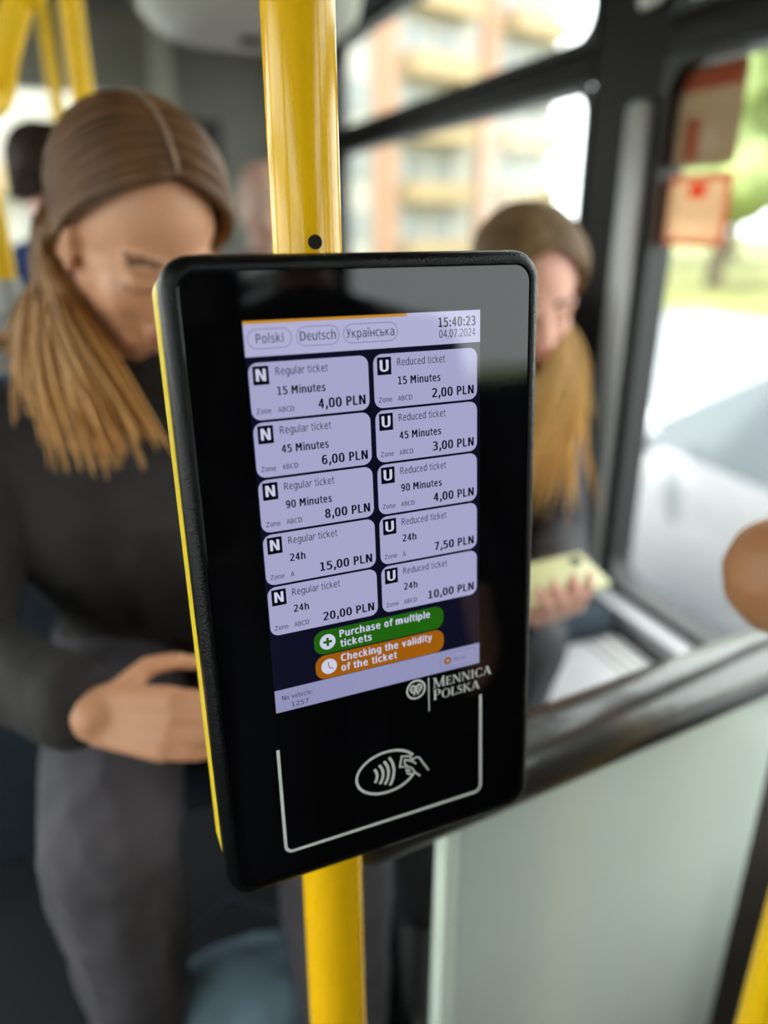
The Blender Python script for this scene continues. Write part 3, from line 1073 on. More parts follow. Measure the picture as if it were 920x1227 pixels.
def remesh(mb, name, mats, parent, voxel, smooth=4, fold=0.0, zone=None):
    me = bpy.data.meshes.new('tmp')
    me.from_pydata(mb.v, [], mb.f)
    ob = bpy.data.objects.new('tmp', me)
    COL.objects.link(ob)
    rm = ob.modifiers.new('r', 'REMESH')
    rm.mode = 'VOXEL'
    rm.voxel_size = voxel
    rm.use_smooth_shade = True
    s = ob.modifiers.new('s', 'SMOOTH')
    s.iterations = smooth
    s.factor = 0.5
    if fold:
        d = ob.modifiers.new('d', 'DISPLACE')
        d.texture = exec_tex
        d.texture_coords = 'GLOBAL'
        d.strength = fold
        d.mid_level = 0.5
    dg = bpy.context.evaluated_depsgraph_get()
    me2 = bpy.data.meshes.new_from_object(ob.evaluated_get(dg))
    bpy.data.objects.remove(ob)
    bpy.data.meshes.remove(me)
    me2.name = name
    me2.materials.clear()
    for m in mats:
        me2.materials.append(m)
    if zone:
        n = len(me2.polygons)
        cs = np.empty(n * 3)
        me2.polygons.foreach_get('center', cs)
        me2.polygons.foreach_set('material_index', zone(cs.reshape(n, 3)).astype(np.int32))
    me2.polygons.foreach_set('use_smooth', [True] * len(me2.polygons))
    o = bpy.data.objects.new(name, me2)
    return link(o, parent)


def hand(mb, w, d, nrm, curl=0.5, thumb=1, sc=1.0):
    """w wrist, d finger direction, nrm direction the palm faces, thumb +1/-1 side"""
    d, nrm = Vector(d).normalized(), Vector(nrm)
    nrm = (nrm - d * nrm.dot(d)).normalized()
    s = d.cross(nrm) * thumb
    w = Vector(w)
    lens = [(0.040, 0.024, 0.019), (0.044, 0.028, 0.020), (0.041, 0.026, 0.019), (0.032, 0.019, 0.017)]
    for i in range(4):
        lat = (0.030 - 0.020 * i) * sc
        k0 = w + d * (0.088 - 0.004 * abs(i - 1)) * sc + s * lat
        mb.cap(w + s * lat * 0.6 + d * 0.008, 0.0145 * sc, k0, 0.0105 * sc)
        p, dd = k0, d.copy()
        for j in range(3):
            a = curl * (0.7 + 0.25 * j) * (1 + 0.08 * i)
            dd = (dd * math.cos(a) + nrm * math.sin(a)).normalized()
            nn = (nrm - dd * nrm.dot(dd)).normalized()
            q = p + dd * lens[i][j] * sc
            mb.cap(p, (0.0086 - 0.0008 * j) * sc, q, (0.0080 - 0.0009 * j) * sc)
            nrm2 = nn
            p = q
            nrm = nrm2 if nrm2.length > 0.1 else nrm
        nrm = Vector(nrm)
        # restore palm normal for the next finger
        nrm = (s.cross(d) * (1 if (s.cross(d)).dot(nrm) > 0 else -1)).normalized() if i < 3 else nrm
        base_n = d.cross(s) * thumb * -1
        nrm = base_n if base_n.length > 0.1 else nrm
    nrm = d.cross(s) * -thumb
    t0 = w + d * 0.022 * sc + s * 0.024 * sc + nrm * 0.006
    t1 = t0 + (d * 0.55 + s * 0.7 + nrm * 0.35).normalized() * 0.040 * sc
    t2 = t1 + (d * 0.85 + s * 0.25 + nrm * 0.4).normalized() * 0.030 * sc
    t3 = t2 + (d * 0.9 - s * 0.05 + nrm * 0.35).normalized() * 0.024 * sc
    mb.cap(t0, 0.015 * sc, t1, 0.0118 * sc)
    mb.cap(t1, 0.0112 * sc, t2, 0.0100 * sc)
    mb.cap(t2, 0.0098 * sc, t3, 0.0082 * sc)


def head_frame(c, face, up=(0, 0, 1)):
    Fv = Vector(face).normalized()
    Zv = Vector(up)
    Zv = (Zv - Fv * Zv.dot(Fv)).normalized()
    Xv = Fv.cross(Zv)
    R = Matrix((Xv, Fv, Zv)).transposed()
    return Vector(c), R


def head(mb, hf):
    c, R = hf

    def T_(p):
        return c + R @ Vector(p)

    def E(p, r, rx=0, rz=0):
        mb.ell(T_(p), r, 0, R @ Euler((rx, 0, rz)).to_matrix(), 3)
    E((0, -0.014, 0.032), (0.0745, 0.096, 0.086))
    E((0, 0.018, -0.018), (0.064, 0.070, 0.088))
    E((0, 0.042, -0.084), (0.034, 0.034, 0.028))
    for s in (-1, 1):
        mb.cap(T_((s * 0.055, 0.0, -0.045)), 0.016, T_((s * 0.022, 0.052, -0.090)), 0.017)
        E((s * 0.036, 0.050, -0.030), (0.026, 0.027, 0.030))
        E((s * 0.029, 0.074, 0.017), (0.027, 0.012, 0.010), rz=-s * 0.25)
        E((s * 0.031, 0.073, -0.003), (0.0150, 0.0125, 0.0105), rz=-s * 0.2)
        E((s * 0.0115, 0.100, -0.040), (0.0085, 0.010, 0.008))
        # ear: rim, lobe, bowl
        for k in range(7):
            a0, a1 = math.radians(-70 + k * 40), math.radians(-30 + k * 40)
            if k < 6:
                mb.cap(T_((s * 0.079, -0.010 - 0.016 * math.cos(a0), -0.004 + 0.028 * math.sin(a0))), 0.0048,
                       T_((s * 0.079, -0.010 - 0.016 * math.cos(a1), -0.004 + 0.028 * math.sin(a1))), 0.0048)
        E((s * 0.073, -0.010, -0.005), (0.009, 0.017, 0.030))
        E((s * 0.076, 0.000, -0.030), (0.006, 0.008, 0.009))
    mb.cap(T_((0, 0.082, 0.008)), 0.0075, T_((0, 0.108, -0.034)), 0.0095)
    E((0, 0.107, -0.036), (0.0105, 0.010, 0.009))
    E((0, 0.083, -0.0600), (0.023, 0.0125, 0.0065))
    E((0, 0.081, -0.0715), (0.019, 0.0125, 0.0070))
    mb.cap(T_((0, -0.03, -0.04)), 0.052, T_((0, -0.035, -0.12)), 0.050)


def face_zone(hf):
    c, R = hf
    c_ = np.array(c)
    Rm = np.array(R)

    def z(P):
        q = (P - c_) @ Rm
        out = np.zeros(len(P))
        x, y, zz = np.abs(q[:, 0]), q[:, 1], q[:, 2]
        lips = (y > 0.083) & (x < 0.024 - np.abs(zz + 0.0655) * 0.9) & (zz > -0.079) & (zz < -0.0535)
        brow = (y > 0.055) & (x > 0.011) & (x < 0.047) & (np.abs(zz - (0.0195 + 0.004 * np.sin((x - 0.01) * 70))) < 0.0032)
        lash = (y > 0.064) & (x > 0.016) & (x < 0.046) & (np.abs(zz + 0.0075 + 0.003 * np.cos((x - 0.031) * 80)) < 0.0018)
        out[lips] = 1
        out[brow] = 2
        out[lash] = 2
        return out
    return z


def make_person(name, label, J, hf, mats, parts_top=True, voxel=0.0055, sc=1.0, cuffs=0.035, hands=(), fold=0.012, shirt_short=False, arm_k=1.0):
    """J joints: pelvis, chest, neck, shL, shR, elL, elR, wrL, wrR, hipL, hipR, knL, knR, anL, anR, toL, toR"""
    g = {k: Vector(v) for k, v in J.items()}
    root = empty(name, (g['pelvis'].x, g['pelvis'].y, min(g['anL'].z, g['anR'].z) - 0.07))
    tag(root, label, 'person')
    inv = Matrix.Translation(-Vector(root.location))
    side = (g['shR'] - g['shL']).normalized()

    def torso(mb, e):
        pel, ch, nk = g['pelvis'], g['chest'], g['neck']
        mb.cap(g['hipL'], 0.092 + e, g['hipR'], 0.092 + e)
        mid = (pel + ch) / 2
        mb.cap(pel - side * 0.06, 0.10 + e, mid - side * 0.045, 0.092 + e)
        mb.cap(pel + side * 0.06, 0.10 + e, mid + side * 0.045, 0.092 + e)
        mb.cap(mid - side * 0.045, 0.092 + e, ch - side * 0.075, 0.10 + e)
        mb.cap(mid + side * 0.045, 0.092 + e, ch + side * 0.075, 0.10 + e)
        mb.cap(mid, 0.10 + e, ch, 0.108 + e)
        for s in ('shL', 'shR'):
            mb.cap(ch + (g[s] - ch) * 0.45, 0.085 + e, g[s], 0.052 + e)
            mb.cap(nk, 0.044 + e * 0.6, g[s], 0.046 + e)
        mb.cap(ch, 0.10 + e, nk, 0.050 + e * 0.6)

    def arm(mb, S, e, stop):
        sh, el, wr = g['sh' + S], g['el' + S], g['wr' + S]
        mb.cap(sh, 0.050 + e, el, 0.040 * arm_k + e)
        w2 = wr + (el - wr).normalized() * stop
        mb.cap(el, 0.041 * arm_k + e, w2, (0.030 if stop else 0.026) + e)

    def leg(mb, S, e, stop):
        hp, kn, an = g['hip' + S], g['kn' + S], g['an' + S]
        mb.cap(hp, 0.090 + e, kn, 0.060 + e)
        a2 = an + (kn - an).normalized() * stop
        cf = kn + (an - kn) * 0.3
        mb.cap(kn, 0.058 + e, cf, 0.057 + e)
        mb.cap(cf, 0.057 + e, a2, 0.040 + e)

    body = MB()
    torso(body, 0)
    for S in 'LR':
        arm(body, S, 0, 0)
        leg(body, S, 0, 0)
        body.cap(g['an' + S] - Vector((0, 0, 0.02)), 0.035, g['to' + S], 0.026)
    body.cap(g['neck'], 0.052, Vector(hf[0]) + hf[1] @ Vector((0, -0.035, -0.10)), 0.050)
    head(body, hf)
    for h in hands:
        hand(body, *h)
    o = remesh(body, 'body', [mats['skin'], mats['lips'], mats['brow']], root, voxel, 3, 0, face_zone(hf))
    o.data.transform(inv)
    t = MB()
    torso(t, 0.018)
    for S in 'LR':
        if shirt_short:
            sh, el = g['sh' + S], g['el' + S]
            t.cap(sh, 0.066, sh + (el - sh) * 0.6, 0.062)
        else:
            arm(t, S, 0.017, cuffs)
    o = remesh(t, 'top', [mats['top']], root, voxel * 1.3, 6, fold)
    o.data.transform(inv)
    t = MB()
    t.cap(g['hipL'], 0.105, g['hipR'], 0.105)
    for S in 'LR':
        leg(t, S, 0.018, 0.03)
    o = remesh(t, 'trousers', [mats['trousers']], root, voxel * 1.3, 6, fold)
    o.data.transform(inv)
    for S in 'LR':
        t = MB()
        t.cap(g['an' + S] - Vector((0, 0, 0.015)), 0.042, g['to' + S], 0.034)
        t.cap(g['an' + S] - Vector((0, 0, 0.035)), 0.036, g['to' + S] - Vector((0, 0, 0.008)), 0.030)
        o = remesh(t, 'shoe', [mats['shoe']], root, voxel * 1.3, 3)
        o.data.transform(inv)
    return root, g


def strands(hf, g, n_side, length, mb, jit=0.004, seed=1, fr=-52, bk=105, hair_back=(-0.15, -0.15), hair_low=(0.02, 0.02), spread=0.12, vol=0.016, drape=(0, 0, 0), inward=0.0, tuck=None, rad=0.0062, part_off=0.0, grav=0.85):
    """long straight hair combed from a middle parting, as flat locks"""
    rnd = random.Random(seed)
    c, R = hf
    A = (0.0795, 0.101, 0.0905)
    cc = Vector((0, -0.014, 0.033))
    cols = []
    for S in ('L', 'R'):
        cols.append((g['sh' + S], g['neck'], 0.080))
        cols.append((g['sh' + S], g['el' + S], 0.080))
    cols.append((g['chest'], g['neck'], 0.128))
    cols.append((g['chest'], g['pelvis'], 0.135))
    nk = (c + R @ Vector((0, -0.035, -0.02)), c + R @ Vector((0, -0.04, -0.13)), 0.066)
    for s in (-1, 1):
        for i in range(n_side):
            f = i / (n_side - 1)
            al = math.radians(-fr - (bk - -fr) * 0 - (-fr + bk) * f)       # +52 (front) .. -105 (nape)
            layer = rnd.uniform(0.0, 0.009)
            hang = layer + rnd.uniform(0, vol)
            m = Vector((0, math.sin(al), math.cos(al)))
            pts = []
            K = 10
            T0, T1 = Vector((s, hair_back[s > 0], hair_low[s > 0])).normalized(), Vector((s * 0.2, -1, -0.55)).normalized()
            tgt = (T0 * (1 - f) + T1 * f + Vector((0, 0, rnd.uniform(-0.06, 0.06)))).normalized()
            for k in range(K):
                q = m.slerp(tgt, k / (K - 1))
                q = (q + Vector((0, -0.05, 0.085)) * math.sin(PI * k / (K - 1)) * max(0, 1 - 1.6 * f)).normalized()
                loc = cc + Vector((q.x * (A[0] + layer), q.y * (A[1] + layer), q.z * (A[2] + layer))) * (1 + 0.03 * math.sin(PI * k / K))
                if k == 0:
                    loc.x += part_off
                pts.append(c + R @ loc)
            d = (pts[-1] - pts[-2]).normalized()
            p = pts[-1]
            Lh = length * rnd.uniform(0.86, 1.05)
            step = 0.018
            inward_k = inward * rnd.uniform(0.1, 1.0) ** 1.5
            dr_ = Vector(drape) * (rnd.uniform(0.3, 1.0) if s > 0 and f < 0.75 else 0)
            jd = dr_ + Vector((rnd.uniform(-1, 1), rnd.uniform(-1, 1), 0)) * spread + R @ Vector((0, 0.35 - 0.6 * f, 0)) * spread * 2
            dd = 0
            while dd < Lh:
                inw = (c + R @ Vector((0, 0.06, -0.1))) - p
                inw.z = 0
                d = (d * (1 - 0.35) + (Vector((0, 0, -1)) * grav + jd + inw * inward_k) * 0.35).normalized()
                p = p + d * step
                for a, b, r in cols + [nk]:
                    ab = b - a
                    t = max(0, min(1, (p - a).dot(ab) / ab.length_squared))
                    w = p - (a + ab * t)
                    if w.length < r + hang:
                        p = a + ab * t + w.normalized() * (r + hang)
                lo = R.transposed() @ (p - c)
                qq = lo - Vector((0, -0.014, 0.0))
                el = math.sqrt((qq.x / 0.080) ** 2 + (qq.y / 0.100) ** 2 + (qq.z / 0.115) ** 2)
                if el < 1 + hang * 6:
                    lo = Vector((0, -0.014, 0)) + qq / max(el, 0.3) * (1 + hang * 6)
                    p = c + R @ lo
                if tuck is not None and s > 0:
                    lo = R.transposed() @ (p - c)
                    if -0.045 < lo.z < 0.03 and lo.y > tuck and abs(lo.x) < 0.12:
                        lo.y -= (lo.y - tuck) * 0.6
                        p = c + R @ lo
                pts.append(p.copy())
                dd += step
            n = len(pts)
            rr_ = [rad * (0.55 + 0.45 * min(1, k / 4)) * (1 if k < n * 0.7 else max(0.15, 1 - (k - n * 0.7) / (n * 0.32))) for k in range(n)]
            mb.tube(pts, rr_, 5, 0, True, 0.55)
    return mb


def scalp(mb, hf, y_front=0.035, z_front=0.088, z_low=-0.07, fr=50, t0v=(1, -0.15, 0.02)):
    """close cap of hair under the locks, open at the face"""
    c, R = hf
    bm = bmesh.new()
    bmesh.ops.create_icosphere(bm, subdivisions=5, radius=1)
    for v in bm.verts:
        v.co = Vector((v.co.x * 0.0785, v.co.y * 0.100 - 0.014, v.co.z * 0.0905 + 0.033)) if v.co.z > -0.2 else Vector((v.co.x * 0.0785, v.co.y * 0.100 - 0.014, v.co.z * 0.13 + 0.041))
    m0, t0 = Vector((0, math.sin(math.radians(fr)), math.cos(math.radians(fr)))), Vector(t0v).normalized()
    pn = m0.cross(t0)
    pn = pn if pn.z > 0 else -pn
    dead = [v for v in bm.verts if Vector((abs(v.co.x) / 0.0785, (v.co.y + 0.014) / 0.1, (v.co.z - 0.033) / 0.0905)).dot(pn) < -0.02 + 0.08 * math.sin(PI * min(1, abs(v.co.x) / 0.0785)) and v.co.y > -0.03
            or (v.co.y > -0.030 and v.co.z < 0.015) or v.co.z < z_low]
    bmesh.ops.delete(bm, geom=dead, context='VERTS')
    for v in bm.verts:
        v.co = c + R @ v.co
    bm.verts.index_update()
    mb.add([v.co[:] for v in bm.verts], [[v.index for v in f.verts] for f in bm.faces])
    bm.free()
    return mb


def put(mb, name, m, root):
    o = mb.build(name, m, root)
    o.data.transform(Matrix.Translation(-Vector(root.location)))
    return o


def seated(pel, chest, neck, shw, kn, an, el, wr, hipw=0.085, toe=0.15, sd=None):
    pel, chest, neck = Vector(pel), Vector(chest), Vector(neck)
    sd = Vector(sd or (-1, 0, 0)).normalized()     # towards the sitter's right hand... from left to right
    J = dict(pelvis=pel, chest=chest, neck=neck)
    top_ = chest + (neck - chest) * 0.62
    J['shL'], J['shR'] = top_ - sd * shw, top_ + sd * shw
    J['hipL'], J['hipR'] = pel - sd * hipw, pel + sd * hipw
    J['knL'], J['knR'] = kn
    J['anL'], J['anR'] = an
    J['elL'], J['elR'] = el
    J['wrL'], J['wrR'] = wr
    for S in 'LR':
        a = Vector(J['an' + S])
        k_ = Vector(J['kn' + S])
        h = Vector(J['hip' + S])
        fw = Vector((k_.x - h.x, k_.y - h.y, 0))
        fw = fw.normalized() if fw.length > 0.05 else Vector((0, -1, 0))
        J['to' + S] = a + fw * toe - Vector((0, 0, 0.045))
    return J


BL = mat('black_sweatshirt_cloth', (0.016, 0.0125, 0.0125), 0.85, noise_amt=0.2, noise_scale=30, bump=0.3, bump_scale=120)
GT = mat('charcoal_trouser_cloth', (0.062, 0.055, 0.064), 0.85, noise_amt=0.15, noise_scale=18, bump=0.3, bump_scale=90)
SH = mat('black_shoe_leather', (0.02, 0.02, 0.02), 0.5)
LIP = mat('lip_skin', (0.42, 0.16, 0.12), 0.4)
SK1 = skin_mat('light_skin', (0.60, 0.30, 0.17))
H1 = hair_mat('brown_blonde_hair', (0.115, 0.052, 0.018), tips=(0.60, 0.30, 0.085), z0=0.92, z1=1.16)
BR1 = mat('brown_brow_hair', (0.16, 0.08, 0.045), 0.7)

# ---- woman in front, looking down; faces the camera side of the bus
hc1 = at(170, 284, 0.80)
hf1 = head_frame(hc1, (0.27, -0.86, -0.56))
neck1 = Vector((hc1.x - 0.012, hc1.y + 0.085, hc1.z - 0.165))
chest1 = Vector((0.035, 1.00, 1.10))
J1 = seated((0.06, 1.10, 0.82), chest1, neck1, 0.17,
            (Vector((0.19, 0.68, 0.80)), Vector((-0.055, 0.68, 0.835))),
            (Vector((0.20, 0.66, 0.38)), Vector((-0.06, 0.76, 0.38))),
            (Vector((0.26, 0.90, 0.93)), Vector((-0.20, 0.90, 0.97))),
            (Vector((0.215, 0.72, 0.965)), at(110, 856, 0.72)))
wr1 = Vector(J1['wrR'])
p1, g1 = make_person('person', 'woman with long brown hair, black sweatshirt, looking down, seated left of the machine', J1, hf1,
                     dict(skin=SK1, lips=LIP, brow=BR1, top=BL, trousers=GT, shoe=SH), voxel=0.0045,
                     hands=((wr1, at(250, 874, 0.71) - wr1, (0.05, 0.9, -0.4), 0.36, 1, 0.93),
                            (J1['wrL'], Vector((-0.9, -0.25, 0.0)), (0.1, 0.2, -1), 0.45, -1, 1.0)))
hm_ = MB()
scalp(hm_, hf1, fr=42, t0v=(1, -0.02, -0.24))
strands(hf1, g1, 330, 0.27, hm_, seed=3, tuck=-0.030, spread=0.16, vol=0.024, drape=(0.24, -0.34, 0), inward=2.0, fr=-44, hair_back=(0.25, 0.02), hair_low=(-0.42, -0.30), rad=0.0056)
put(hm_, 'hair', H1, p1)
pt_ = []
for k in range(14):                        # pale parting line along the crown
    a = math.radians(44 - 8.5 * k)
    pt_.append(hf1[0] + hf1[1] @ (Vector((0, -0.014, 0.033)) + Vector((0, math.sin(a) * 0.111, math.cos(a) * 0.1008))))
put(MB().tube(pt_, [0.001] + [0.0026] * 12 + [0.001], 6, 0, True, 1.0), 'hair_parting', mat('pale_parting', (0.26, 0.17, 0.10), 0.6), p1)

# ---- woman by the window holding a phone
hc2 = at(630, 349, 1.20)
hf2 = head_frame(hc2, (-0.10, -0.90, -0.36))
neck2 = Vector((hc2.x + 0.01, hc2.y + 0.075, hc2.z - 0.165))
ph2 = at(664, 694, 1.0)
J2 = seated((0.64, 1.30, 0.81), (hc2.x - 0.02, 1.22, 1.06), neck2, 0.135,
            (Vector((0.60, 0.92, 0.80)), Vector((0.385, 0.90, 0.74))),
            (Vector((0.50, 0.93, 0.38)), Vector((0.385, 0.83, 0.38))),
            (Vector((0.745, 1.05, 0.90)), Vector((0.44, 1.04, 0.90))),
            (ph2 + Vector((0.045, 0.065, -0.075)), ph2 + Vector((-0.06, 0.065, -0.07))), sd=(-1, -0.05, 0))
SK2 = skin_mat('pinkish_light_skin', (0.74, 0.39, 0.29))
H2 = hair_mat('dark_blonde_hair', (0.16, 0.095, 0.040), tips=(0.70, 0.42, 0.14), z0=0.78, z1=1.08)
GT2 = mat('black_legging_cloth', (0.030, 0.030, 0.034), 0.7, noise_amt=0.15, noise_scale=18)
p2, g2 = make_person('person', 'woman with long blonde hair seated by the window behind the machine, holding a phone', J2, hf2,
                     dict(skin=SK2, lips=LIP, brow=BR1, top=mat('dark_plum_jacket_cloth', (0.022, 0.018, 0.022), 0.8), trousers=GT2, shoe=SH), voxel=0.006,
                     hands=((J2['wrL'], Vector((-0.45, -0.8, 0.25)), (-0.4, -0.1, 0.85), 0.5, 1, 1.0),
                            (J2['wrR'], Vector((0.5, -0.8, 0.25)), (0.4, -0.1, 0.85), 0.5, -1, 1.0)))
hm_ = MB()
scalp(hm_, hf2, fr=46, t0v=(1, 0.0, -0.12))
strands(hf2, g2, 260, 0.42, hm_, seed=5, spread=0.08, inward=14.0, fr=-46, hair_back=(0.25, 0.25), hair_low=(-0.4, -0.4), rad=0.005)
put(hm_, 'hair', H2, p2)
phn = empty('mobile_phone', ph2)
phn.rotation_euler = (math.radians(-74), 0, math.radians(6))
MB().box((-0.072, -0.0045, -0.036), (0.072, 0.0045, 0.036), 0, 0.004).build('case', mat('cream_phone_case', (0.62, 0.60, 0.30), 0.4), phn)
MB().box((-0.068, 0.004, -0.033), (0.068, 0.0052, 0.033), 0, 0.0004).build('screen', mat('phone_screen', (0.01, 0.01, 0.012), 0.05), phn)
MB().tube([(0.050, -0.0075, 0.018), (0.050, -0.004, 0.018)], 0.008, 16).build('camera_lens', M['black_plastic'], phn)
tag(phn, 'cream-cased phone held sideways by the woman by the window', 'phone')

# ---- balding older man further back
hc3 = at(318, 246, 2.15)
hf3 = head_frame(hc3, (-0.15, -0.95, -0.12))
J3 = seated((hc3.x + 0.02, hc3.y + 0.12, 0.82), (hc3.x, hc3.y + 0.07, 1.12), (hc3.x, hc3.y + 0.05, hc3.z - 0.16), 0.19,
            (Vector((hc3.x + 0.16, hc3.y - 0.34, 0.80)), Vector((hc3.x - 0.14, hc3.y - 0.34, 0.80))),
            (Vector((hc3.x + 0.16, hc3.y - 0.34, 0.38)), Vector((hc3.x - 0.14, hc3.y - 0.34, 0.38))),
            (Vector((hc3.x + 0.24, hc3.y - 0.02, 0.96)), Vector((hc3.x - 0.24, hc3.y - 0.02, 0.96))),
            (Vector((hc3.x + 0.10, hc3.y - 0.22, 0.94)), Vector((hc3.x - 0.10, hc3.y - 0.22, 0.94))))
p3, g3 = make_person('person', 'older balding man with grey fringe, partly hidden by the machine\'s yellow pole', J3, hf3,
                     dict(skin=skin_mat('ruddy_skin', (0.50, 0.30, 0.23)), lips=LIP, brow=mat('grey_brow_hair', (0.3, 0.28, 0.26), 0.8),
                          top=mat('grey_red_shirt_cloth', (0.16, 0.10, 0.10), 0.8), trousers=GT2, shoe=SH), voxel=0.009,
                     hands=((J3['wrL'], (-0.5, -0.8, 0), (0, 0, -1), 0.4, -1), (J3['wrR'], (0.5, -0.8, 0), (0, 0, -1), 0.4, 1)))
hm_ = MB()
c3, R3 = hf3
bmh = bmesh.new()
bmesh.ops.create_icosphere(bmh, subdivisions=4, radius=1)
for v in bmh.verts:
    v.co = Vector((v.co.x * 0.081, v.co.y * 0.101 - 0.014, v.co.z * 0.092 + 0.030))
bmesh.ops.delete(bmh, geom=[v for v in bmh.verts if v.co.z > 0.078 or v.co.y > 0.012 or v.co.z < -0.055], context='VERTS')
for v in bmh.verts:
    v.co = c3 + R3 @ v.co
bmh.verts.index_update()
hm_.add([v.co[:] for v in bmh.verts], [[v.index for v in f.verts] for f in bmh.faces])
bmh.free()
put(hm_, 'hair', hair_mat('grey_short_hair', (0.30, 0.28, 0.25), 0.2), p3)

# ---- passenger in a blue jacket, back turned
hc4 = at(58, 215, 1.9)
hf4 = head_frame(hc4, (0.1, 0.95, -0.1))
J4 = seated((hc4.x, hc4.y - 0.02, 0.82), (hc4.x, hc4.y - 0.02, 1.12), (hc4.x, hc4.y - 0.03, hc4.z - 0.16), 0.18,
            (Vector((hc4.x - 0.13, hc4.y + 0.36, 0.80)), Vector((hc4.x + 0.13, hc4.y + 0.36, 0.80))),
            (Vector((hc4.x - 0.13, hc4.y + 0.36, 0.38)), Vector((hc4.x + 0.13, hc4.y + 0.36, 0.38))),
            (Vector((hc4.x - 0.24, hc4.y + 0.05, 0.96)), Vector((hc4.x + 0.24, hc4.y + 0.05, 0.96))),
            (Vector((hc4.x - 0.10, hc4.y + 0.24, 0.95)), Vector((hc4.x + 0.10, hc4.y + 0.24, 0.95))), sd=(1, 0, 0))
p4, g4 = make_person('person', 'dark-haired passenger in a blue jacket, back turned, behind the bent yellow rail', J4, hf4,
                     dict(skin=SK2, lips=LIP, brow=BR1, top=mat('navy_blue_jacket_cloth', (0.010, 0.035, 0.13), 0.75, noise_amt=0.2), trousers=GT2, shoe=SH), voxel=0.009,
                     hands=((J4['wrL'], (0.5, 0.8, 0), (0, 0, -1), 0.4, 1), (J4['wrR'], (-0.5, 0.8, 0), (0, 0, -1), 0.4, -1)))
hm_ = MB()
scalp(hm_, hf4, 0.045, 0.06, -0.06)
strands(hf4, g4, 60, 0.06, hm_, seed=9, rad=0.008)
put(hm_, 'hair', hair_mat('dark_brown_hair', (0.035, 0.020, 0.012)), p4)

# ---- passenger leaning a bare elbow on the padded bar, mostly outside the frame
el5 = at(946, 690, 0.67)
hc5 = Vector((0.80, 0.10, 1.60))
hf5 = head_frame(hc5, (0.45, 0.85, -0.2))
J5 = seated((0.80, 0.06, 0.92), (0.81, 0.08, 1.24), (0.80, 0.08, 1.44), 0.165,
            (Vector((0.74, 0.13, 0.50)), Vector((0.86, 0.10, 0.50))), (Vector((0.73, 0.09, 0.09)), Vector((0.87, 0.06, 0.09))),
            (el5, Vector((0.90, -0.10, 1.08))), (el5 + Vector((0.20, 0.10, -0.01)), Vector((0.88, 0.12, 0.98))), toe=0.13, sd=(0.93, -0.36, 0))
for S in 'LR':
    J5['to' + S] = Vector(J5['an' + S]) + Vector((0.03, 0.14, -0.045))
SK5 = skin_mat('tanned_skin', (0.46, 0.215, 0.10))
p5, g5 = make_person('person', 'passenger with a bare tanned elbow resting on the padded bar, at the frame\'s edge', J5, hf5,
                     dict(skin=SK5, lips=LIP, brow=BR1, top=mat('olive_tee_cloth', (0.06, 0.06, 0.045), 0.85), trousers=GT, shoe=SH), voxel=0.007,
                     hands=((J5['wrL'], (1, 0.2, -0.05), (0, 0.2, -1), 0.5, 1), (J5['wrR'], (0.2, 0.8, -0.5), (-1, 0, 0), 0.6, 1)), shirt_short=True, arm_k=1.45)
hm_ = MB()
scalp(hm_, hf5, 0.045, 0.075, -0.05)
strands(hf5, g5, 40, 0.04, hm_, seed=12, rad=0.008)
put(hm_, 'hair', hair_mat('brown_short_hair', (0.06, 0.035, 0.02)), p5)

# ---- the photographer (seen in the machine's glass only)
hc6 = Vector((0.40, -0.45, 1.64))
hf6 = head_frame(hc6, (-0.35, 0.85, -0.35))
J6 = seated((0.42, -0.50, 0.93), (0.42, -0.46, 1.26), (0.41, -0.47, 1.46), 0.20,
            (Vector((0.27, -0.46, 0.50)), Vector((0.46, -0.50, 0.50))), (Vector((0.26, -0.50, 0.09)), Vector((0.47, -0.52, 0.09))),
            (Vector((0.17, -0.33, 1.16)), Vector((0.63, -0.40, 1.12))), (Vector((0.03, -0.16, 1.36)), Vector((0.56, -0.22, 1.00))), toe=0.14, sd=(1, 0.12, 0))
for S in 'LR':
    J6['to' + S] = Vector(J6['an' + S]) + Vector((0, 0.15, -0.045))
p6, g6 = make_person('person', 'person in black clothes holding up a phone, reflected in the machine\'s glass', J6, hf6,
                     dict(skin=SK1, lips=LIP, brow=BR1, top=BL, trousers=GT2, shoe=SH), voxel=0.009,
                     hands=((J6['wrL'], (-0.15, 0.5, 0.75), (0, 1, -0.3), 0.5, 1), (J6['wrR'], (0, 0.3, -1), (-1, 0, 0), 0.5, 1)))
hm_ = MB()
scalp(hm_, hf6, 0.045, 0.075, -0.05)
strands(hf6, g6, 60, 0.10, hm_, seed=15, rad=0.008)
put(hm_, 'hair', hair_mat('near_black_hair', (0.02, 0.013, 0.01)), p6)

# ================================================================== things low down
bp_ = at(292, 1215, 1.04)
bag = MB()
bag.ell((0, 0, 0.10), (0.13, 0.08, 0.10))
bag.ell((0.03, -0.01, 0.14), (0.09, 0.07, 0.06))
bag.box((-0.12, -0.06, 0.0), (0.12, 0.06, 0.1), 0, 0.03)
br_o = empty('fabric_bag', (bp_.x, bp_.y + 0.02, 0.30))
remesh(bag, 'body', [mat('pale_blue_bag_cloth', (0.13, 0.20, 0.25), 0.85, noise_amt=0.2, bump=0.4)], br_o, 0.006, 5, 0.012)
MB().tube([(-0.08, 0, 0.17), (-0.06, 0.01, 0.25), (0, 0.02, 0.29), (0.06, 0.01, 0.25), (0.08, 0, 0.17)], 0.009, 10, 0, True, 0.4).build('handle', mat('dark_strap', (0.02, 0.03, 0.04), 0.8), br_o)
tag(br_o, 'pale blue fabric bag on the floor between the passengers\' feet', 'bag')

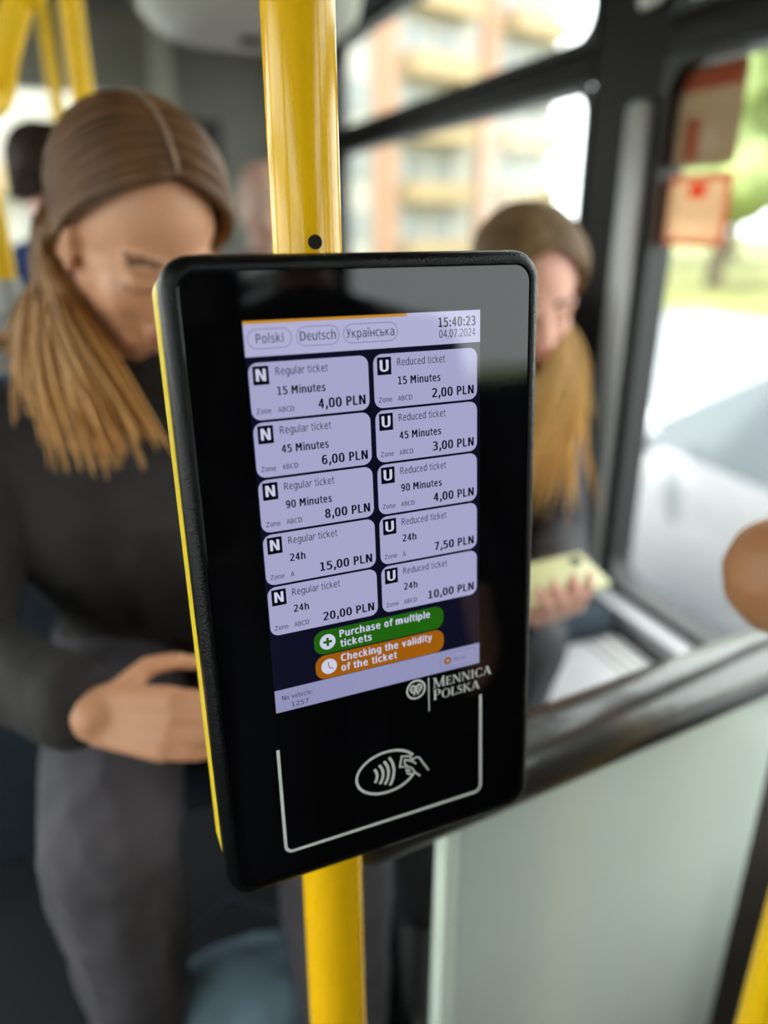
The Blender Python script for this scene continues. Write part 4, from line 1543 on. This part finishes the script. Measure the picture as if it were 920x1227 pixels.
# ================================================================== OUTSIDE
Z_G = -0.42
M['asphalt'] = mat('sunlit_asphalt', (0.23, 0.24, 0.26), 0.8, noise_amt=0.12, noise_scale=0.8)
M['verge'] = mat('dry_green_grass', (0.17, 0.175, 0.05), 0.9, noise_amt=0.3, noise_scale=1.2)
M['leaf'] = mat('green_leaves', (0.12, 0.19, 0.06), 0.7, noise_amt=0.5, noise_scale=1.6)
M['leaf2'] = mat('yellow_green_leaves', (0.23, 0.28, 0.10), 0.7, noise_amt=0.5, noise_scale=1.6)
M['bark'] = mat('grey_brown_bark', (0.12, 0.09, 0.06), 0.9)
struct(box_obj('ground', (-80, -60, Z_G - 0.3), (120, 140, Z_G - 0.02), M['verge']))
rd = struct(empty('road', (0, 0, Z_G)))
# a road running alongside the bus, with lane marks
box_obj('surface', (-14, -60, -0.02), (13.0, 13.5, 0.0), M['asphalt'], rd)
for k in range(10):
    box_obj('marking', (4.4, -12 + k * 3.0, 0.0), (4.52, -10.4 + k * 3.0, 0.004), mat('white_road_paint', (0.7, 0.7, 0.68), 0.7) if k == 0 else bpy.data.materials['white_road_paint'], rd)
box_obj('kerb', (-14, 13.5, -0.02), (13.2, 13.7, 0.10), M['bus_grey'], rd)


def tree(x, y, h, w, m, label, seed):
    rnd = random.Random(seed)
    o = empty('leafy_tree', (x, y, Z_G - 0.02))
    MB().tube([(0, 0, 0), (0.1, 0, h * 0.3), (0, 0.1, h * 0.6)], [0.28, 0.2, 0.1], 10).build('trunk', M['bark'], o)
    mb = MB()
    for k in range(26):
        a = rnd.uniform(0, 2 * PI)
        rr0 = w * math.sqrt(rnd.random()) * 0.75
        zz = h * rnd.uniform(0.30, 0.92)
        kk = 1 - abs(zz / h - 0.55) * 1.1
        mb.ell((rr0 * math.cos(a) * kk, rr0 * math.sin(a) * kk, zz), (w * rnd.uniform(0.25, 0.42), w * rnd.uniform(0.25, 0.42), h * rnd.uniform(0.09, 0.16)), 0, None, 2)
    vs = []
    for v in mb.v:
        q = Vector(v)
        n_ = noise.noise(q * 1.3 + Vector((seed, 0, 0))) * 0.5 + noise.noise(q * 4) * 0.25
        vs.append(tuple(q * (1 + 0.12 * n_) + Vector((0, 0, 0))))
    mb.v = vs
    mb.build('foliage', M[m], o, smooth=False)
    return tag(o, label, 'tree', 'trees outside the window')


trees = [(18.6, 19.2, 9, 3.2, 'leaf2', 'yellow-green tree seen through the window beside the brown sticker'),
         (25.5, 22.0, 10, 3.2, 'leaf', 'darker green tree seen through the window to the right of the stickers'),
         (24, 15.5, 8, 2.8, 'leaf2', 'pale green tree at the outer edge of the window, close to the road'),
         (36, 26, 13, 4.2, 'leaf', 'green tree far off beyond the grass verge, outermost in the window'),
         (35, 35, 14, 4.6, 'leaf', 'tall green tree behind the yellow-green one')]
for i, (x, y, h, w, m, lb) in enumerate(trees):
    tree(x, y, h, w, m, lb, i + 1)

# apartment block seen through the farther window
bx, by = 12.0, 37.5
ab = empty('apartment_building', (bx, by, Z_G - 0.02), (0, 0, math.atan2(0.358, 0.934)))
CW = mat('cream_render', (0.42, 0.40, 0.36), 0.8, noise_amt=0.05)
OW = mat('apricot_render', (0.42, 0.24, 0.16), 0.8, noise_amt=0.05)
YW = mat('sand_balcony_panel', (0.42, 0.31, 0.18), 0.8, noise_amt=0.05)
WG = mat('far_window_glass', (0.27, 0.28, 0.28), 0.2)
LW, HF, NF = 17.0, 2.9, 9
box_obj('wall', (0, 0, 0), (LW, 10, HF * NF), CW, ab)
box_obj('roof', (-0.3, -0.3, HF * NF), (LW + 0.3, 10.3, HF * NF + 0.4), OW, ab)
for x in (2.3, 9.9):
    box_obj('pilaster', (x, -0.35, 0), (x + 1.3, -0.001, HF * NF - 0.01), OW, ab)
wme = MB().box((0, 0, 0), (1.5, 0.06, 1.5)).build('window', WG, ab, smooth=False)
bme = box_obj('balcony', (0, 0, 0), (4.6, 1.2, 1.0), YW, ab)
first_w = first_b = True
for f_ in range(NF):
    for x in (0.4, 4.4, 6.6, 12.0, 14.4):
        o = wme if first_w else link(bpy.data.objects.new('window', wme.data), ab)
        first_w = False
        o.location = (x, -0.05, f_ * HF + 1.0)
    for x in (4.1, 11.7):
        o = bme if first_b else link(bpy.data.objects.new('balcony', bme.data), ab)
        first_b = False
        o.location = (x, -1.2, f_ * HF + 0.05)
tag(ab, 'cream apartment block with apricot pilasters and sand-coloured balconies, outside', 'building')
# second, paler block far ahead through the windscreen
b2 = empty('apartment_building', (-9, 34, Z_G - 0.02), (0, 0, 0.1))
box_obj('wall', (0, 0, 0), (13, 8, 15), CW, b2)
for f_ in range(5):
    for x in (1, 4, 7, 10):
        o = link(bpy.data.objects.new('window', wme.data), b2)
        o.location = (x, -0.05, f_ * HF + 1.0)
box_obj('balcony', (0.2, -1.0, 3), (12.8, -0.01, 4), YW, b2)
tag(b2, 'pale block seen ahead through the windscreen', 'building')


def car(x, y, rz, paint, label, name='parked_car'):
    o = empty(name, (x, y, Z_G), (0, 0, rz))
    secs = [(-2.15, 0.32, 0.62, 0.70), (-2.0, 0.22, 0.78, 0.80), (-1.5, 0.2, 0.90, 0.86), (-0.95, 0.2, 0.97, 0.88), (0.0, 0.2, 0.95, 0.89), (1.0, 0.2, 0.96, 0.88), (1.75, 0.22, 0.92, 0.84), (2.1, 0.32, 0.80, 0.72)]
    vs, fs = [], []
    for (yy_, z0, z1, hw) in secs:
        prof_ = [(-hw * 0.9, z0), (-hw, z0 + 0.12), (-hw, z1 - 0.22), (-hw * 0.93, z1 - 0.04), (-hw * 0.6, z1), (0, z1 + 0.02), (hw * 0.6, z1), (hw * 0.93, z1 - 0.04), (hw, z1 - 0.22), (hw, z0 + 0.12), (hw * 0.9, z0)]
        vs += [(p[0], yy_, p[1]) for p in prof_]
    N = 11
    for i in range(len(secs) - 1):
        for k in range(N):
            j = (k + 1) % N
            fs.append((i * N + k, i * N + j, (i + 1) * N + j, (i + 1) * N + k))
    fs += [tuple(range(N)), tuple((len(secs) - 1) * N + k for k in range(N - 1, -1, -1))]
    b = MB().add(vs, fs).build('body', paint, o)
    g_ = MB()
    cs = [(-1.0, 0.96, 0.96, 0.80), (-0.35, 0.95, 1.38, 0.62), (0.7, 0.95, 1.42, 0.60), (1.55, 0.95, 1.05, 0.72)]
    vs, fs = [], []
    for (yy_, z0, z1, hw) in cs:
        vs += [(-0.82, yy_, z0 - 0.03), (-hw, yy_, z1), (hw, yy_, z1), (0.82, yy_, z0 - 0.03)]
    for i in range(3):
        for k in range(4):
            j = (k + 1) % 4
            fs.append((i * 4 + k, i * 4 + j, (i + 1) * 4 + j, (i + 1) * 4 + k))
    fs += [(0, 1, 2, 3), (15, 14, 13, 12)]
    g_.add(vs, fs).build('windows', M['cglass'], o, smooth=False)
    MB().box((-0.58, -0.30, 1.385), (0.58, 0.70, 1.435), 0, 0.02).build('roof', paint, o)
    for sx in (-1, 1):
        for yy_ in (-1.35, 1.35):
            MB().tube([(sx * 0.70, yy_, 0.32), (sx * 0.90, yy_, 0.32)], 0.32, 24).build('wheel', M['black_rubber'], o)
        MB().ell((sx * 0.60, -2.02, 0.66), (0.20, 0.10, 0.08), 0, None, 2).build('headlight', M['ledge'], o)
        MB().ell((sx * 0.98, -0.75, 1.0), (0.09, 0.06, 0.07), 0, None, 2).build('mirror', paint, o)
    MB().box((-0.5, -2.17, 0.36), (0.5, -2.05, 0.56), 0, 0.02).build('grille', M['black_rubber'], o)
    return tag(o, label, 'car')


M['cglass'] = mat('car_glass', (0.14, 0.16, 0.18), 0.12)
SIL = mat('silver_car_paint', (0.40, 0.41, 0.44), 0.3, metal=0.2, coat=0.6)
WHT = mat('white_car_paint', (0.75, 0.75, 0.74), 0.25, coat=0.6)
car(3.15, 1.75, PI, SIL, 'silver car outside the window, its bonnet seen over the ledge')
